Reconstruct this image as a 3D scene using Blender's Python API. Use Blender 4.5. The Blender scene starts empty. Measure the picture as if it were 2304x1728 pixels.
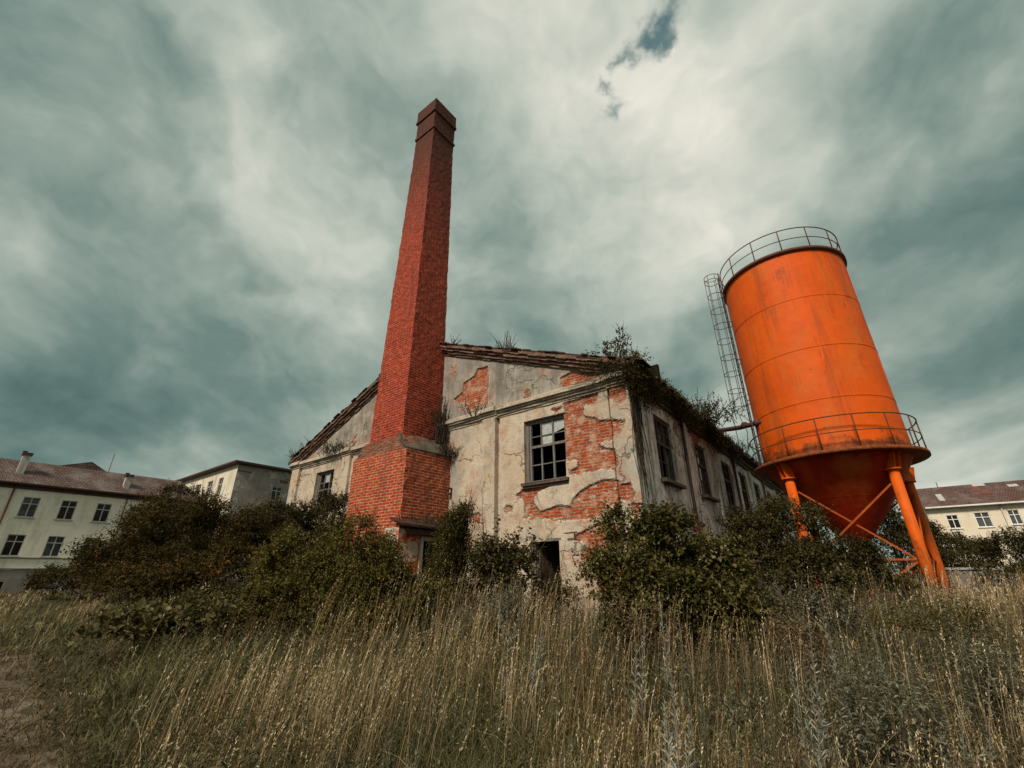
import bpy, math, random
import numpy as np
from mathutils import Vector, Matrix
random.seed(7)
RNG = np.random.default_rng(11)
PI = math.pi
SC = bpy.context.scene
COL = SC.collection

# ------------------------------------------------------------------ frame of the compound
KX, KY = 2.94, 10.50                       # near corner of the derelict building
PSI = math.radians(37.603)
CA, SA = math.cos(PSI), math.sin(PSI)
ROT = -PSI
def F(x, y, z=0.0):                        # compound coordinates -> world
    return (KX + x*CA + y*SA, KY - x*SA + y*CA, z)

def ground_z(x, y):
    x = np.asarray(x, float); y = np.asarray(y, float)
    d = np.clip((y - 1.5)/8.0, 0, 1)
    s = d*d*(3-2*d)
    z = .36*s
    z = z + .05*np.sin(x*.9+1.3)*np.sin(y*.7+.4) + .03*np.sin(x*2.3+y*1.7)
    f = np.clip((y-14)/10, 0, 1)
    return z*(1-f) + f*(.36+.25*np.clip((-x-10)/15, 0, 1))

# ------------------------------------------------------------------ object helpers
def tag(o, label=None, cat=None, group=None, kind=None):
    if label: o['label'] = label
    if cat: o['category'] = cat
    if group: o['group'] = group
    if kind: o['kind'] = kind
    return o

def thing(name, label, cat, base=(0, 0, 0), rot=0.0, group=None):
    o = bpy.data.objects.new(name, None)
    o.empty_display_size = .2
    COL.objects.link(o)
    o.location = base; o.rotation_euler = (0, 0, rot)
    return tag(o, label, cat, group)

def link(name, me, mat, parent=None, label=None):
    o = bpy.data.objects.new(name, me)
    COL.objects.link(o)
    if mat is not None: me.materials.append(mat)
    if parent is not None: o.parent = parent
    if label: o['label'] = label
    return o

def box_uv(me):
    n = len(me.loops)
    if n == 0: return
    vi = np.empty(n, np.int32); me.loops.foreach_get('vertex_index', vi)
    co = np.empty(len(me.vertices)*3, np.float32); me.vertices.foreach_get('co', co); co = co.reshape(-1, 3)
    pn = np.empty(len(me.polygons)*3, np.float32); me.polygons.foreach_get('normal', pn); pn = pn.reshape(-1, 3)
    lt = np.empty(len(me.polygons), np.int32); me.polygons.foreach_get('loop_total', lt)
    ln = np.repeat(pn, lt, 0)
    P = co[vi]
    t = np.stack([-ln[:, 1], ln[:, 0]], -1); l = np.linalg.norm(t, axis=1)
    flat = np.abs(ln[:, 2]) > .92
    t = t/np.maximum(l, 1e-6)[:, None]
    u = np.where(flat, P[:, 0], (P[:, :2]*t).sum(1))
    v = np.where(flat, P[:, 1], P[:, 2]/np.maximum(np.sqrt(1-np.minimum(ln[:, 2]**2, .9)), .3))
    uv = me.uv_layers.new(name='UVMap')
    uv.data.foreach_set('uv', np.stack([u, v], -1).astype(np.float32).ravel())

def np_mesh(name, V, Q, attrs=None, uv=False, smooth=False):
    """V (n,3) verts, Q list of (m,k) face index arrays"""
    me = bpy.data.meshes.new(name)
    V = np.asarray(V, np.float32)
    if not isinstance(Q, list): Q = [Q]
    loops = np.concatenate([q.ravel() for q in Q]).astype(np.int32)
    tot = np.concatenate([np.full(len(q), q.shape[1]) for q in Q]).astype(np.int32)
    st = np.concatenate([[0], np.cumsum(tot)[:-1]]).astype(np.int32)
    me.vertices.add(len(V)); me.loops.add(len(loops)); me.polygons.add(len(tot))
    me.vertices.foreach_set('co', V.ravel())
    me.loops.foreach_set('vertex_index', loops)
    me.polygons.foreach_set('loop_start', st)
    me.polygons.foreach_set('loop_total', tot)
    me.polygons.foreach_set('use_smooth', np.full(len(tot), smooth))
    me.update(calc_edges=True)
    for k, a in (attrs or {}).items():
        at = me.attributes.new(k, 'FLOAT', 'POINT')
        at.data.foreach_set('value', np.asarray(a, np.float32))
    if uv: box_uv(me)
    return me

class MB:
    """collects boxes, bars and tubes; build() links them as ONE mesh"""
    def __init__(self, off=(0, 0, 0)):
        self.v = []; self.f = []; self.sm = []; self.off = Vector(off)
    def add(self, vs, fs, smooth=False):
        b = len(self.v)
        self.v += [tuple(Vector(p)-self.off) for p in vs]
        self.f += [[i+b for i in f] for f in fs]; self.sm += [smooth]*len(fs)
        return self
    def box(self, x0, x1, y0, y1, z0, z1, jit=0):
        j = lambda: random.uniform(-jit, jit) if jit else 0
        vs = [(x+j(), y+j(), z+j()) for z in (z0, z1) for x, y in ((x0, y0), (x1, y0), (x1, y1), (x0, y1))]
        return self.add(vs, [[3, 2, 1, 0], [4, 5, 6, 7], [0, 1, 5, 4], [1, 2, 6, 5], [2, 3, 7, 6], [3, 0, 4, 7]])
    def hexa(self, lo, hi):
        return self.add(list(lo)+list(hi), [[3, 2, 1, 0], [4, 5, 6, 7], [0, 1, 5, 4], [1, 2, 6, 5], [2, 3, 7, 6], [3, 0, 4, 7]])
    def beam(self, p, q, w, h, up=(0, 0, 1)):
        p = Vector(p); q = Vector(q); d = (q-p).normalized(); up = Vector(up)
        s = d.cross(up)
        if s.length < 1e-4: s = d.cross(Vector((1, 0, 0)))
        s.normalize(); u = s.cross(d)
        c = [(-w/2, -h/2), (w/2, -h/2), (w/2, h/2), (-w/2, h/2)]
        return self.hexa([p+s*a+u*b for a, b in c], [q+s*a+u*b for a, b in c])
    def tube(self, pts, r, n=8, closed=False, cap=True):
        pts = [Vector(p) for p in pts]; N = len(pts)
        rs = r if isinstance(r, (list, tuple)) else [r]*N
        vs = []; prev = None
        for i, p in enumerate(pts):
            a = pts[(i-1) % N] if (closed or i > 0) else p
            b = pts[(i+1) % N] if (closed or i < N-1) else p
            d = (b-a).normalized()
            s = d.cross(Vector((0, 0, 1)))
            if s.length < 1e-3: s = prev.copy() if prev is not None else Vector((1, 0, 0))
            s.normalize()
            if prev is not None and s.dot(prev) < 0: s = -s
            prev = s; t = s.cross(d)
            for k in range(n):
                an = 2*PI*k/n
                vs.append(p + s*rs[i]*math.cos(an) + t*rs[i]*math.sin(an))
        fs = []
        for i in range(N if closed else N-1):
            a = i*n; b = ((i+1) % N)*n
            for k in range(n): fs.append([a+k, a+(k+1) % n, b+(k+1) % n, b+k])
        if cap and not closed:
            fs.append(list(range(n))[::-1]); fs.append([(N-1)*n+k for k in range(n)])
        return self.add(vs, fs, True)
    def lathe(self, c, prof, n=64, smooth=True):
        vs = []; fs = []
        for (r, z) in prof:
            for k in range(n):
                a = 2*PI*k/n; vs.append((c[0]+r*math.cos(a), c[1]+r*math.sin(a), z))
        for i in range(len(prof)-1):
            for k in range(n):
                fs.append([i*n+k, i*n+(k+1) % n, (i+1)*n+(k+1) % n, (i+1)*n+k])
        return self.add(vs, fs, smooth)
    def disc(self, c, r, z, n=64, up=True):
        vs = [(c[0]+r*math.cos(2*PI*k/n), c[1]+r*math.sin(2*PI*k/n), z) for k in range(n)]
        f = list(range(n)); return self.add(vs, [f if up else f[::-1]])
    def wall(self, o, du, u0, u1, z0, z1, holes, depth, inw):
        """facade in the plane through o along du, holes (ua,ub,za,zb) with reveals going along inw"""
        us = sorted({u0, u1, *[h[0] for h in holes], *[h[1] for h in holes]})
        zs = sorted({z0, z1, *[h[2] for h in holes], *[h[3] for h in holes]})
        o = Vector(o); du = Vector(du); inw = Vector(inw)
        P = lambda u, z, d=0: o+du*u+Vector((0, 0, z))+inw*d
        for a, b in zip(us, us[1:]):
            for c, d in zip(zs, zs[1:]):
                m = ((a+b)/2, (c+d)/2)
                if any(h[0] < m[0] < h[1] and h[2] < m[1] < h[3] for h in holes): continue
                self.add([P(a, c), P(b, c), P(b, d), P(a, d)], [[0, 1, 2, 3]])
        for (a, b, c, d) in holes:
            for (p, q) in (((a, c), (b, c)), ((b, c), (b, d)), ((b, d), (a, d)), ((a, d), (a, c))):
                self.add([P(*p), P(*q), P(*q, depth), P(*p, depth)], [[0, 1, 2, 3]])
        return self
    def build(self, name, mat, parent=None, label=None, uv=True):
        me = bpy.data.meshes.new(name)
        me.from_pydata(self.v, [], self.f)
        me.polygons.foreach_set('use_smooth', self.sm)
        me.update()
        if uv: box_uv(me)
        return link(name, me, mat, parent, label)

def empty_part(name, parent):
    o = bpy.data.objects.new(name, None); COL.objects.link(o); o.parent = parent; return o

# ------------------------------------------------------------------ node helper
class NT:
    def __init__(s, name, world=False):
        if world:
            s.id = bpy.data.worlds.new(name); s.id.use_nodes = True
        else:
            s.id = bpy.data.materials.new(name); s.id.use_nodes = True
        s.t = s.id.node_tree; s.t.nodes.clear()
    def n(s, typ, ins=None, **kw):
        nd = s.t.nodes.new(typ)
        for k, v in kw.items(): setattr(nd, k, v)
        for k, v in (ins or {}).items():
            sock = nd.inputs[k]
            if isinstance(v, bpy.types.NodeSocket): s.t.links.new(v, sock)
            else:
                if isinstance(v, tuple) and len(v) == 3 and sock.type == 'RGBA': v = (*v, 1)
                sock.default_value = v
        return nd
    def math(s, op, a, b=0.0, c=None, clamp=False):
        nd = s.n('ShaderNodeMath', operation=op, use_clamp=clamp)
        for i, v in enumerate((a, b) if c is None else (a, b, c)):
            if isinstance(v, bpy.types.NodeSocket): s.t.links.new(v, nd.inputs[i])
            else: nd.inputs[i].default_value = v
        return nd.outputs[0]
    def mix(s, fac, a, b, mode='MIX'):
        nd = s.n('ShaderNodeMix', data_type='RGBA', blend_type=mode)
        for i, v in ((0, fac), (6, a), (7, b)):
            if isinstance(v, bpy.types.NodeSocket): s.t.links.new(v, nd.inputs[i])
            else: nd.inputs[i].default_value = (*v, 1) if isinstance(v, tuple) else v
        return nd.outputs[2]
    def noise(s, vec, scale, detail=4, rough=.55, dist=0.0):
        ins = {'Scale': scale, 'Detail': detail, 'Roughness': rough, 'Distortion': dist}
        if vec is not None: ins['Vector'] = vec
        return s.n('ShaderNodeTexNoise', ins).outputs['Fac']
    def ramp(s, fac, stops, interp='LINEAR'):
        nd = s.n('ShaderNodeValToRGB', {'Fac': fac}); cr = nd.color_ramp; cr.interpolation = interp
        while len(cr.elements) < len(stops): cr.elements.new(.5)
        for e, (p, c) in zip(cr.elements, stops):
            e.position = p; e.color = (*c, 1) if isinstance(c, tuple) else (c, c, c, 1)
        return nd.outputs['Color']
    def map(s, vec, scale=(1, 1, 1), rot=(0, 0, 0), loc=(0, 0, 0)):
        return s.n('ShaderNodeMapping', {'Vector': vec, 'Scale': scale, 'Rotation': rot, 'Location': loc}).outputs[0]
    def obj(s): return s.n('ShaderNodeTexCoord').outputs['Object']
    def uv(s): return s.n('ShaderNodeTexCoord').outputs['UV']
    def attr(s, name): return s.n('ShaderNodeAttribute', attribute_name=name).outputs['Fac']
    def sstep(s, x, lo, hi):
        nd = s.n('ShaderNodeMapRange', {'Value': x, 'From Min': lo, 'From Max': hi}, interpolation_type='SMOOTHSTEP')
        return nd.outputs[0]
    def out(s, color, rough=.85, height=None, bump=.3, dist=.02, metallic=0.0, spec=.3, transl=None):
        ins = {'Base Color': color, 'Roughness': rough, 'Metallic': metallic, 'Specular IOR Level': spec}
        if height is not None:
            ins['Normal'] = s.n('ShaderNodeBump', {'Height': height, 'Strength': bump, 'Distance': dist}).outputs[0]
        b = s.n('ShaderNodeBsdfPrincipled', ins).outputs[0]
        if transl is not None:
            t = s.n('ShaderNodeBsdfTranslucent', {'Color': color}).outputs[0]
            b = s.n('ShaderNodeMixShader', {0: transl, 1: b, 2: t}).outputs[0]
        s.n('ShaderNodeOutputMaterial', {'Surface': b})
        return s.id

def brick_layer(m, uv, c1, c2, mortar, w=.25, h=.077, mort=.011, wob=.012):
    """returns colour, height"""
    wn = m.n('ShaderNodeTexNoise', {'Vector': uv, 'Scale': 2.2, 'Detail': 3}).outputs['Color']
    off = m.n('ShaderNodeVectorMath', {0: wn, 1: (.5, .5, .5)}, operation='SUBTRACT').outputs[0]
    off = m.n('ShaderNodeVectorMath', {0: off, 'Scale': wob*2.5}, operation='SCALE').outputs[0]
    wn2 = m.n('ShaderNodeTexNoise', {'Vector': uv, 'Scale': 24., 'Detail': 3}).outputs['Color']
    off2 = m.n('ShaderNodeVectorMath', {0: wn2, 1: (.5, .5, .5)}, operation='SUBTRACT').outputs[0]
    off2 = m.n('ShaderNodeVectorMath', {0: off2, 'Scale': wob*1.2}, operation='SCALE').outputs[0]
    vec = m.n('ShaderNodeVectorMath', {0: uv, 1: off}, operation='ADD').outputs[0]
    vec = m.n('ShaderNodeVectorMath', {0: vec, 1: off2}, operation='ADD').outputs[0]
    b = m.n('ShaderNodeTexBrick', {'Vector': vec, 'Color1': c1, 'Color2': c2, 'Mortar': mortar, 'Scale': 1.0,
            'Mortar Size': mort, 'Mortar Smooth': .25, 'Bias': 0.0, 'Brick Width': w, 'Row Height': h})
    col = b.outputs['Color']; fac = b.outputs['Fac']
    n1 = m.noise(uv, 6, 4); n2 = m.noise(uv, 45, 3, .6)
    col = m.mix(m.sstep(n1, .35, .75), m.mix(1.0, col, (.62, .55, .5), 'MULTIPLY'), col)
    col = m.mix(m.math('MULTIPLY', m.sstep(n2, .45, .8), .4), col, m.mix(1., col, (.35, .3, .28), 'MULTIPLY'))
    hgt = m.math('ADD', m.math('MULTIPLY', m.math('SUBTRACT', 1.0, fac), 1.0), m.math('MULTIPLY', n2, .7))
    return col, hgt, fac

# ------------------------------------------------------------------ materials
def mat_factory_wall():
    m = NT('plaster_over_brick'); ob = m.obj(); uv = m.uv()
    br = m.attr('bare'); pos = m.n('ShaderNodeSeparateXYZ', {0: ob}); z = pos.outputs[2]
    side = m.attr('weather')
    bc, bh, bf = brick_layer(m, uv, (.50, .088, .023), (.38, .058, .017), (.44, .31, .21), .25, .080, .012, .026)
    # mortar smear and lost faces over the bare brick
    sm = m.noise(ob, 3.2, 6, .65)
    bc = m.mix(m.math('MULTIPLY', m.sstep(sm, .47, .66), .7), bc, (.48, .35, .24))
    bc = m.mix(m.math('MULTIPLY', m.sstep(m.noise(m.map(ob, (1, 1, 2.6), loc=(3, 1, 5)), 4.5, 7, .7), .58, .61), .9), bc, (.50, .42, .32))
    bc = m.mix(m.math('MULTIPLY', m.sstep(m.noise(m.map(uv, (3, 14, 1)), 1.0, 4, .6), .56, .7), .75), bc, (.13, .045, .025))
    # plaster
    n1 = m.noise(ob, .55, 6, .6); n2 = m.noise(ob, 3.0, 6, .65); n3 = m.noise(ob, 30, 4, .7); n4 = m.noise(ob, 90, 2, .6)
    warm = m.mix(m.sstep(n2, .3, .7), (.46, .375, .28), (.58, .50, .395))
    grey = m.mix(m.sstep(n2, .3, .7), (.27, .255, .22), (.50, .465, .40))
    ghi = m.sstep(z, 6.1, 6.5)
    gx = m.sstep(m.math('ADD', pos.outputs[0], m.math('MULTIPLY', n2, .8)), -1.6, .3)
    g = m.math('ADD', m.math('MULTIPLY', ghi, .8), m.math('MULTIPLY', gx, .75), clamp=True)
    g = m.math('ADD', g, m.math('MULTIPLY', side, .85), clamp=True)
    grey = m.mix(side, grey, m.mix(m.sstep(n2, .3, .7), (.50, .48, .43), (.90, .87, .80)))
    g = m.math('ADD', g, m.math('MULTIPLY', m.sstep(n1, .52, .68), .65), clamp=True)
    pc = m.mix(g, warm, grey)
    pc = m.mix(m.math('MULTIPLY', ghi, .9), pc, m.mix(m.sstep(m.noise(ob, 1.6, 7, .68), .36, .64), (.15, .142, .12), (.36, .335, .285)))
    damp = m.math('MULTIPLY', m.sstep(m.math('ADD', m.math('ABSOLUTE', m.math('ADD', pos.outputs[0], 6.1)), m.math('MULTIPLY', n2, .9)), 1.15, .45), m.math('SUBTRACT', 1.0, side))
    pc = m.mix(m.math('MULTIPLY', damp, .7), pc, (.27, .26, .225))
    # rain streaks, vertical
    st = m.noise(m.map(ob, (2.6, 2.6, .28)), 1.6, 6, .65)
    st2 = m.noise(m.map(ob, (9, 9, .5)), 1.6, 5, .65)
    top = m.math('ADD', m.math('MULTIPLY', m.sstep(z, 5.6, 6.6), .38), m.math('ADD', .06, m.math('MULTIPLY', side, .62)), clamp=True)
    pc = m.mix(m.math('MULTIPLY', m.math('MULTIPLY', m.sstep(st, .52, .64), top), .95), pc, (.085, .07, .055))
    pc = m.mix(m.math('MULTIPLY', m.math('MULTIPLY', m.sstep(st2, .52, .62), top), .8), pc, (.12, .105, .085))
    blot = m.noise(ob, 1.5, 8, .72)
    pc = m.mix(m.math('MULTIPLY', m.math('MULTIPLY', m.sstep(m.noise(m.map(ob, loc=(2, 8, 4)), .9, 7, .65), .45, .62), m.math('SUBTRACT', 1.0, m.math('MAXIMUM', ghi, side))), .6), pc, (.47, .345, .225))
    pc = m.mix(m.math('MULTIPLY', m.sstep(blot, .50, .64), .62), pc, (.23, .195, .15))
    pc = m.mix(m.math('MULTIPLY', m.sstep(m.noise(m.map(ob, loc=(5, 3, 9)), 2.2, 8, .75), .56, .66), .6), pc, (.15, .125, .09))
    pc = m.mix(m.math('MULTIPLY', m.sstep(n3, .47, .70), .6), pc, (.20, .165, .12))
    pc = m.mix(m.math('MULTIPLY', m.sstep(n4, .6, .8), .25), pc, (.85, .80, .68))
    # hairline cracks
    vo = m.n('ShaderNodeTexVoronoi', {'Vector': m.n('ShaderNodeVectorMath', {0: ob, 1: m.n('ShaderNodeVectorMath', {0: m.n('ShaderNodeTexNoise', {'Vector': ob, 'Scale': 2.5, 'Detail': 5}).outputs['Color'], 'Scale': .9}, operation='SCALE').outputs[0]}, operation='ADD').outputs[0], 'Scale': .55}, feature='DISTANCE_TO_EDGE').outputs['Distance']
    crack = m.math('MULTIPLY', m.math('SUBTRACT', 1.0, m.sstep(vo, .004, .016)), m.sstep(n1, .42, .55))
    pc = m.mix(m.math('MULTIPLY', crack, .75), pc, (.10, .08, .06))
    # where the plaster has gone
    e = m.math('ADD', br, m.math('ADD', m.math('MULTIPLY', m.math('SUBTRACT', m.noise(ob, 9, 8, .8), .5), .52), m.math('MULTIPLY', m.math('SUBTRACT', m.noise(m.map(ob, (1, 1, 3.5)), 5, 5, .7), .5), .25)))
    k = m.sstep(e, -.010, .010)
    edge = m.math('MULTIPLY', m.sstep(e, -.05, -.01), m.math('SUBTRACT', 1.0, k))
    thin = m.math('MULTIPLY', m.sstep(e, -.42, -.08), m.sstep(m.noise(m.map(ob, loc=(7, 2, 5)), 2.4, 6, .65), .46, .6))
    pc = m.mix(m.math('MULTIPLY', thin, .5), pc, bc)
    pc = m.mix(m.math('MULTIPLY', edge, .6), pc, (.62, .55, .43))
    rim_shade = m.math('MULTIPLY', m.sstep(e, .045, .0), k)
    bc = m.mix(m.math('MULTIPLY', rim_shade, .3), bc, (.09, .045, .025))  # shade of the plaster lip painted onto the brick beside it
    col = m.mix(k, pc, bc)
    ph = m.math('ADD', 1.6, m.math('MULTIPLY', m.math('ADD', n3, m.math('MULTIPLY', n2, 1.5)), .5))
    ph = m.math('SUBTRACT', ph, m.math('MULTIPLY', crack, .8))
    hh = m.math('ADD', m.math('MULTIPLY', ph, m.math('SUBTRACT', 1.0, k)), m.math('MULTIPLY', bh, k))
    return m.out(col, .92, hh, .95, .018, spec=.15)

def mat_brick(name, c1, c2, mortar, mort=.011, streak=.4, scale=1.0, pale=0.0, soot=None, bump=.8, wob=.018, hole=.64):
    m = NT(name); uv = m.uv(); ob = m.obj()
    bc, bh, bf = brick_layer(m, uv, c1, c2, mortar, .255*scale, .078*scale, mort*scale, wob)
    st = m.noise(m.map(ob, (2, 2, .35)), 1.3, 6, .65)
    bc = m.mix(m.math('MULTIPLY', m.sstep(st, .48, .7), streak), bc, (.075, .035, .022))
    sp = m.noise(m.map(uv, (5, 13, 1)), 1.0, 2, .5)
    bc = m.mix(m.math('MULTIPLY', m.sstep(sp, hole, hole+.07), .8), bc, (.06, .025, .018))
    if pale: bc = m.mix(m.math('MULTIPLY', m.sstep(m.noise(m.map(uv, (3.5, 10, 1), loc=(3, 7, 0)), 1.0, 3, .6), .58, .7), pale), bc, (.44, .27, .18))
    if soot:
        z = m.n('ShaderNodeSeparateXYZ', {0: ob}).outputs[2]
        zz = m.math('ADD', z, m.math('MULTIPLY', m.noise(ob, 1.2, 5, .6), soot[2]))
        bc = m.mix(m.math('MULTIPLY', m.sstep(zz, soot[0], soot[1]), soot[3]), bc, (.05, .028, .02))
    return m.out(bc, .9, bh, bump, .012, spec=.15)

def mat_stucco(name, c1, c2, stain=.35, grime=(.16, .14, .11), patch=None, sc=1.0):
    m = NT(name); ob = m.obj()
    n1 = m.noise(ob, .5*sc, 5, .6); n2 = m.noise(ob, 3*sc, 6, .7); n3 = m.noise(ob, 26*sc, 3, .6)
    c = m.mix(m.sstep(n1, .35, .65), c1, c2)
    st = m.noise(m.map(ob, (1.8, 1.8, .3)), 1.0*sc, 6, .65)
    c = m.mix(m.math('MULTIPLY', m.sstep(st, .5, .72), stain), c, grime)
    c = m.mix(m.math('MULTIPLY', m.sstep(n2, .5, .75), stain*.7), c, grime)
    if patch:
        c = m.mix(m.sstep(m.noise(ob, .9*sc, 6, .65, .4), patch[0], patch[0]+.03), c, patch[1])
    h = m.math('ADD', n3, m.math('MULTIPLY', n2, 1.5))
    return m.out(c, .95, h, .5, .03, spec=.1)

def mat_tiles(name, c1, c2, grey=.3, w=.22, h=.3):
    m = NT(name); uv = m.uv(); ob = m.obj()
    b = m.n('ShaderNodeTexBrick', {'Vector': uv, 'Color1': c1, 'Color2': c2, 'Mortar': (.03, .02, .018), 'Scale': 1.0,
            'Mortar Size': .02, 'Mortar Smooth': .6, 'Brick Width': w, 'Row Height': h})
    c = b.outputs['Color']
    n = m.noise(ob, .7, 6, .65); n2 = m.noise(ob, 5, 5, .7)
    c = m.mix(m.math('MULTIPLY', m.sstep(n, .42, .68), grey), c, (.23, .205, .19))
    c = m.mix(m.math('MULTIPLY', m.sstep(n2, .5, .72), .5), c, (.055, .035, .03))
    v = m.n('ShaderNodeSeparateXYZ', {0: uv}).outputs[1]
    saw = m.math('FRACT', m.math('DIVIDE', v, h))
    hh = m.math('ADD', m.math('MULTIPLY', saw, -1.0), m.math('MULTIPLY', b.outputs['Fac'], -.6))
    hh = m.math('ADD', hh, m.math('MULTIPLY', n2, .8))
    return m.out(c, .9, hh, .8, .05, spec=.15)

def mat_rough(name, c1, c2, scale=6, rough=.85, bump=.4, spec=.2, stretch=(1, 1, 1), grime=None):
    m = NT(name); ob = m.map(m.obj(), stretch)
    n = m.noise(ob, scale, 6, .65); n2 = m.noise(ob, scale*6, 4, .6)
    c = m.mix(m.sstep(n, .35, .65), c1, c2)
    if grime: c = m.mix(m.math('MULTIPLY', m.sstep(n2, .5, .7), .6), c, grime)
    return m.out(c, rough, m.math('ADD', n, n2), bump, .01, spec=spec)

def mat_orange(name, base1, base2, rust=.5, z0=None, rough=.62):
    m = NT(name); ob = m.obj()
    n1 = m.noise(ob, .7, 5, .6); n2 = m.noise(ob, 9, 6, .7); n3 = m.noise(ob, 60, 3, .6)
    c = m.mix(m.sstep(n1, .35, .65), base1, base2)
    st = m.noise(m.map(ob, (3.2, 3.2, .22)), 1.2, 7, .65)
    st2 = m.noise(m.map(ob, (10, 10, .3), loc=(4, 2, 1)), 1.2, 6, .65)
    spot = m.noise(ob, 2.3, 4, .6)
    rc = m.mix(m.sstep(n2, .4, .6), (.10, .028, .01), (.24, .06, .012))
    c = m.mix(m.math('MULTIPLY', m.math('MULTIPLY', m.sstep(st, .52, .72), m.sstep(spot, .42, .62)), rust), c, rc)
    c = m.mix(m.math('MULTIPLY', m.math('MULTIPLY', m.sstep(st2, .56, .7), m.sstep(spot, .45, .6)), rust*1.1), c, rc)
    c = m.mix(m.math('MULTIPLY', m.sstep(m.noise(ob, 5, 8, .75), .645, .68), .9), c, rc)
    # dull bloom on old paint
    c = m.mix(m.math('MULTIPLY', m.sstep(m.noise(m.map(ob, (1.2, 1.2, .5), loc=(1, 7, 3)), .9, 7, .65), .46, .66), .45), c, (.50, .135, .022))
    c = m.mix(m.math('MULTIPLY', m.sstep(m.noise(m.map(ob, (2.2, 2.2, .16), loc=(8, 1, 3)), 1.4, 7, .65), .52, .66), .5), c, (.30, .055, .008))
    if z0 is not None:
        z = m.n('ShaderNodeSeparateXYZ', {0: ob}).outputs[2]
        zz = m.math('ADD', m.math('SUBTRACT', z, z0), m.math('MULTIPLY', m.math('SUBTRACT', m.noise(ob, 2.2, 7, .7), .5), 1.5))
        c = m.mix(m.math('MULTIPLY', m.sstep(zz, .42, .10), .97), c, rc)
    h = m.math('ADD', m.math('MULTIPLY', n3, .15), m.math('MULTIPLY', m.noise(ob, 1.9, 3, .5), 6))
    return m.out(c, m.math('ADD', rough-.12, m.math('MULTIPLY', n2, .3)), h, .35, .012, spec=.2)

def mat_leaf(name, stops, transl=.22, rough=.6, spec=.12):
    m = NT(name); t = m.attr('tint')
    c = m.ramp(t, stops)
    return m.out(c, rough, transl=transl, spec=spec)

def mat_ground():
    m = NT('meadow_soil'); ob = m.obj(); pt = m.attr('path')
    n1 = m.noise(ob, .35, 6, .6); n2 = m.noise(ob, 4, 6, .7); n3 = m.noise(ob, 28, 4, .7)
    c = m.mix(m.sstep(n1, .35, .65), (.045, .036, .018), (.07, .053, .026))
    c = m.mix(m.sstep(n2, .4, .7), c, (.025, .026, .011))
    p = m.mix(m.sstep(n2, .4, .62), (.040, .032, .017), (.125, .098, .066))
    p = m.mix(m.math('MULTIPLY', m.sstep(m.noise(ob, 1.1, 6, .7), .56, .68), .8), p, (.20, .165, .12))
    k = m.sstep(m.math('ADD', pt, m.math('MULTIPLY', m.math('SUBTRACT', m.noise(ob, 1.6, 5, .65), .5), 1.1)), .4, .65)
    c = m.mix(k, c, p)
    return m.out(c, .95, n3, .5, .012, spec=.1)

MAT = {}
MAT['wall'] = mat_factory_wall()
MAT['shaft'] = mat_brick('chimney_brick', (.44, .042, .014), (.29, .025, .011), (.48, .18, .115), .012, .5, 1.15, .3, (14.5, 22.5, 4.0, .85))
MAT['base_brick'] = mat_brick('chimney_base_brick', (.54, .075, .019), (.42, .050, .015), (.56, .36, .24), .012, .5, 1.12, .35)
MAT['ledge_brick'] = mat_brick('dark_ledge_brick', (.30, .070, .032), (.16, .05, .03), (.28, .20, .14), .013, .7, 1.1, .2)
MAT['rubble'] = mat_stucco('whitewashed_brick', (.55, .47, .38), (.46, .39, .31), .5, (.2, .12, .08), (.50, (.46, .095, .035)), 3)
MAT['mortar_cap'] = mat_rough('cement_ledge', (.13, .105, .085), (.06, .045, .034), 3, .95, .8, .1, grime=(.06, .055, .035))
MAT['cornice'] = mat_rough('weathered_cornice', (.50, .43, .33), (.27, .23, .18), 2.2, .95, .7, .1, (1, 1, 3), (.075, .055, .04))
MAT['rake'] = mat_rough('brick_rake_moulding', (.12, .042, .028), (.21, .165, .125), 2.6, .95, .9, .1, (1.2, 1.2, 8), (.06, .035, .025))
MAT['old_tile'] = mat_rough('old_red_tile', (.085, .038, .027), (.045, .03, .022), 5, .9, .8, .1, grime=(.04, .035, .02))
MAT['dark_wood'] = mat_rough('dark_rotten_wood', (.060, .042, .032), (.11, .085, .065), 4, .9, .6, .15, (6, 6, .6))
MAT['grey_wood'] = mat_rough('grey_weathered_wood', (.20, .188, .175), (.10, .09, .08), 4, .9, .6, .15, (8, 8, .5), (.09, .075, .06))
MAT['brown_frame'] = mat_rough('brown_sash', (.07, .045, .034), (.12, .085, .065), 5, .85, .5, .2, (6, 6, .6))
MAT['glass_dirty'] = mat_rough('dirty_glass', (.30, .32, .30), (.44, .46, .42), 9, .35, .2, .5, grime=(.2, .21, .19))
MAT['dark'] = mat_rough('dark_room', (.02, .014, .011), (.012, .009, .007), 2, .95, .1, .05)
MAT['render_grey'] = mat_stucco('grey_render', (.40, .375, .33), (.5, .47, .41), .5)
MAT['orange'] = mat_orange('orange_paint', (.58, .076, .001), (.66, .09, .0012), .62)
MAT['orange_ring'] = mat_orange('orange_paint_rusty_foot', (.58, .076, .001), (.66, .09, .0012), .8, 4.84)
MAT['orange_hopper_shaded'] = mat_orange('orange_paint_hopper_shaded', (.27, .016, .001), (.32, .020, .001), .35)  # tank orange darkened to deep red; the underside's shade is in the colour
MAT['orange_leg'] = mat_orange('orange_paint_leg', (.58, .085, .002), (.66, .105, .002), .9, 1.05)
MAT['rust_rail'] = mat_rough('rusty_rail', (.13, .04, .016), (.085, .03, .016), 7, .8, .3, .25)
MAT['rust_brace'] = mat_orange('rusty_brace_paint', (.34, .058, .004), (.27, .045, .004), 1.3)
MAT['rust_pipe'] = mat_rough('rusty_pipe', (.10, .035, .024), (.06, .025, .02), 5, .7, .3, .3)
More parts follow.
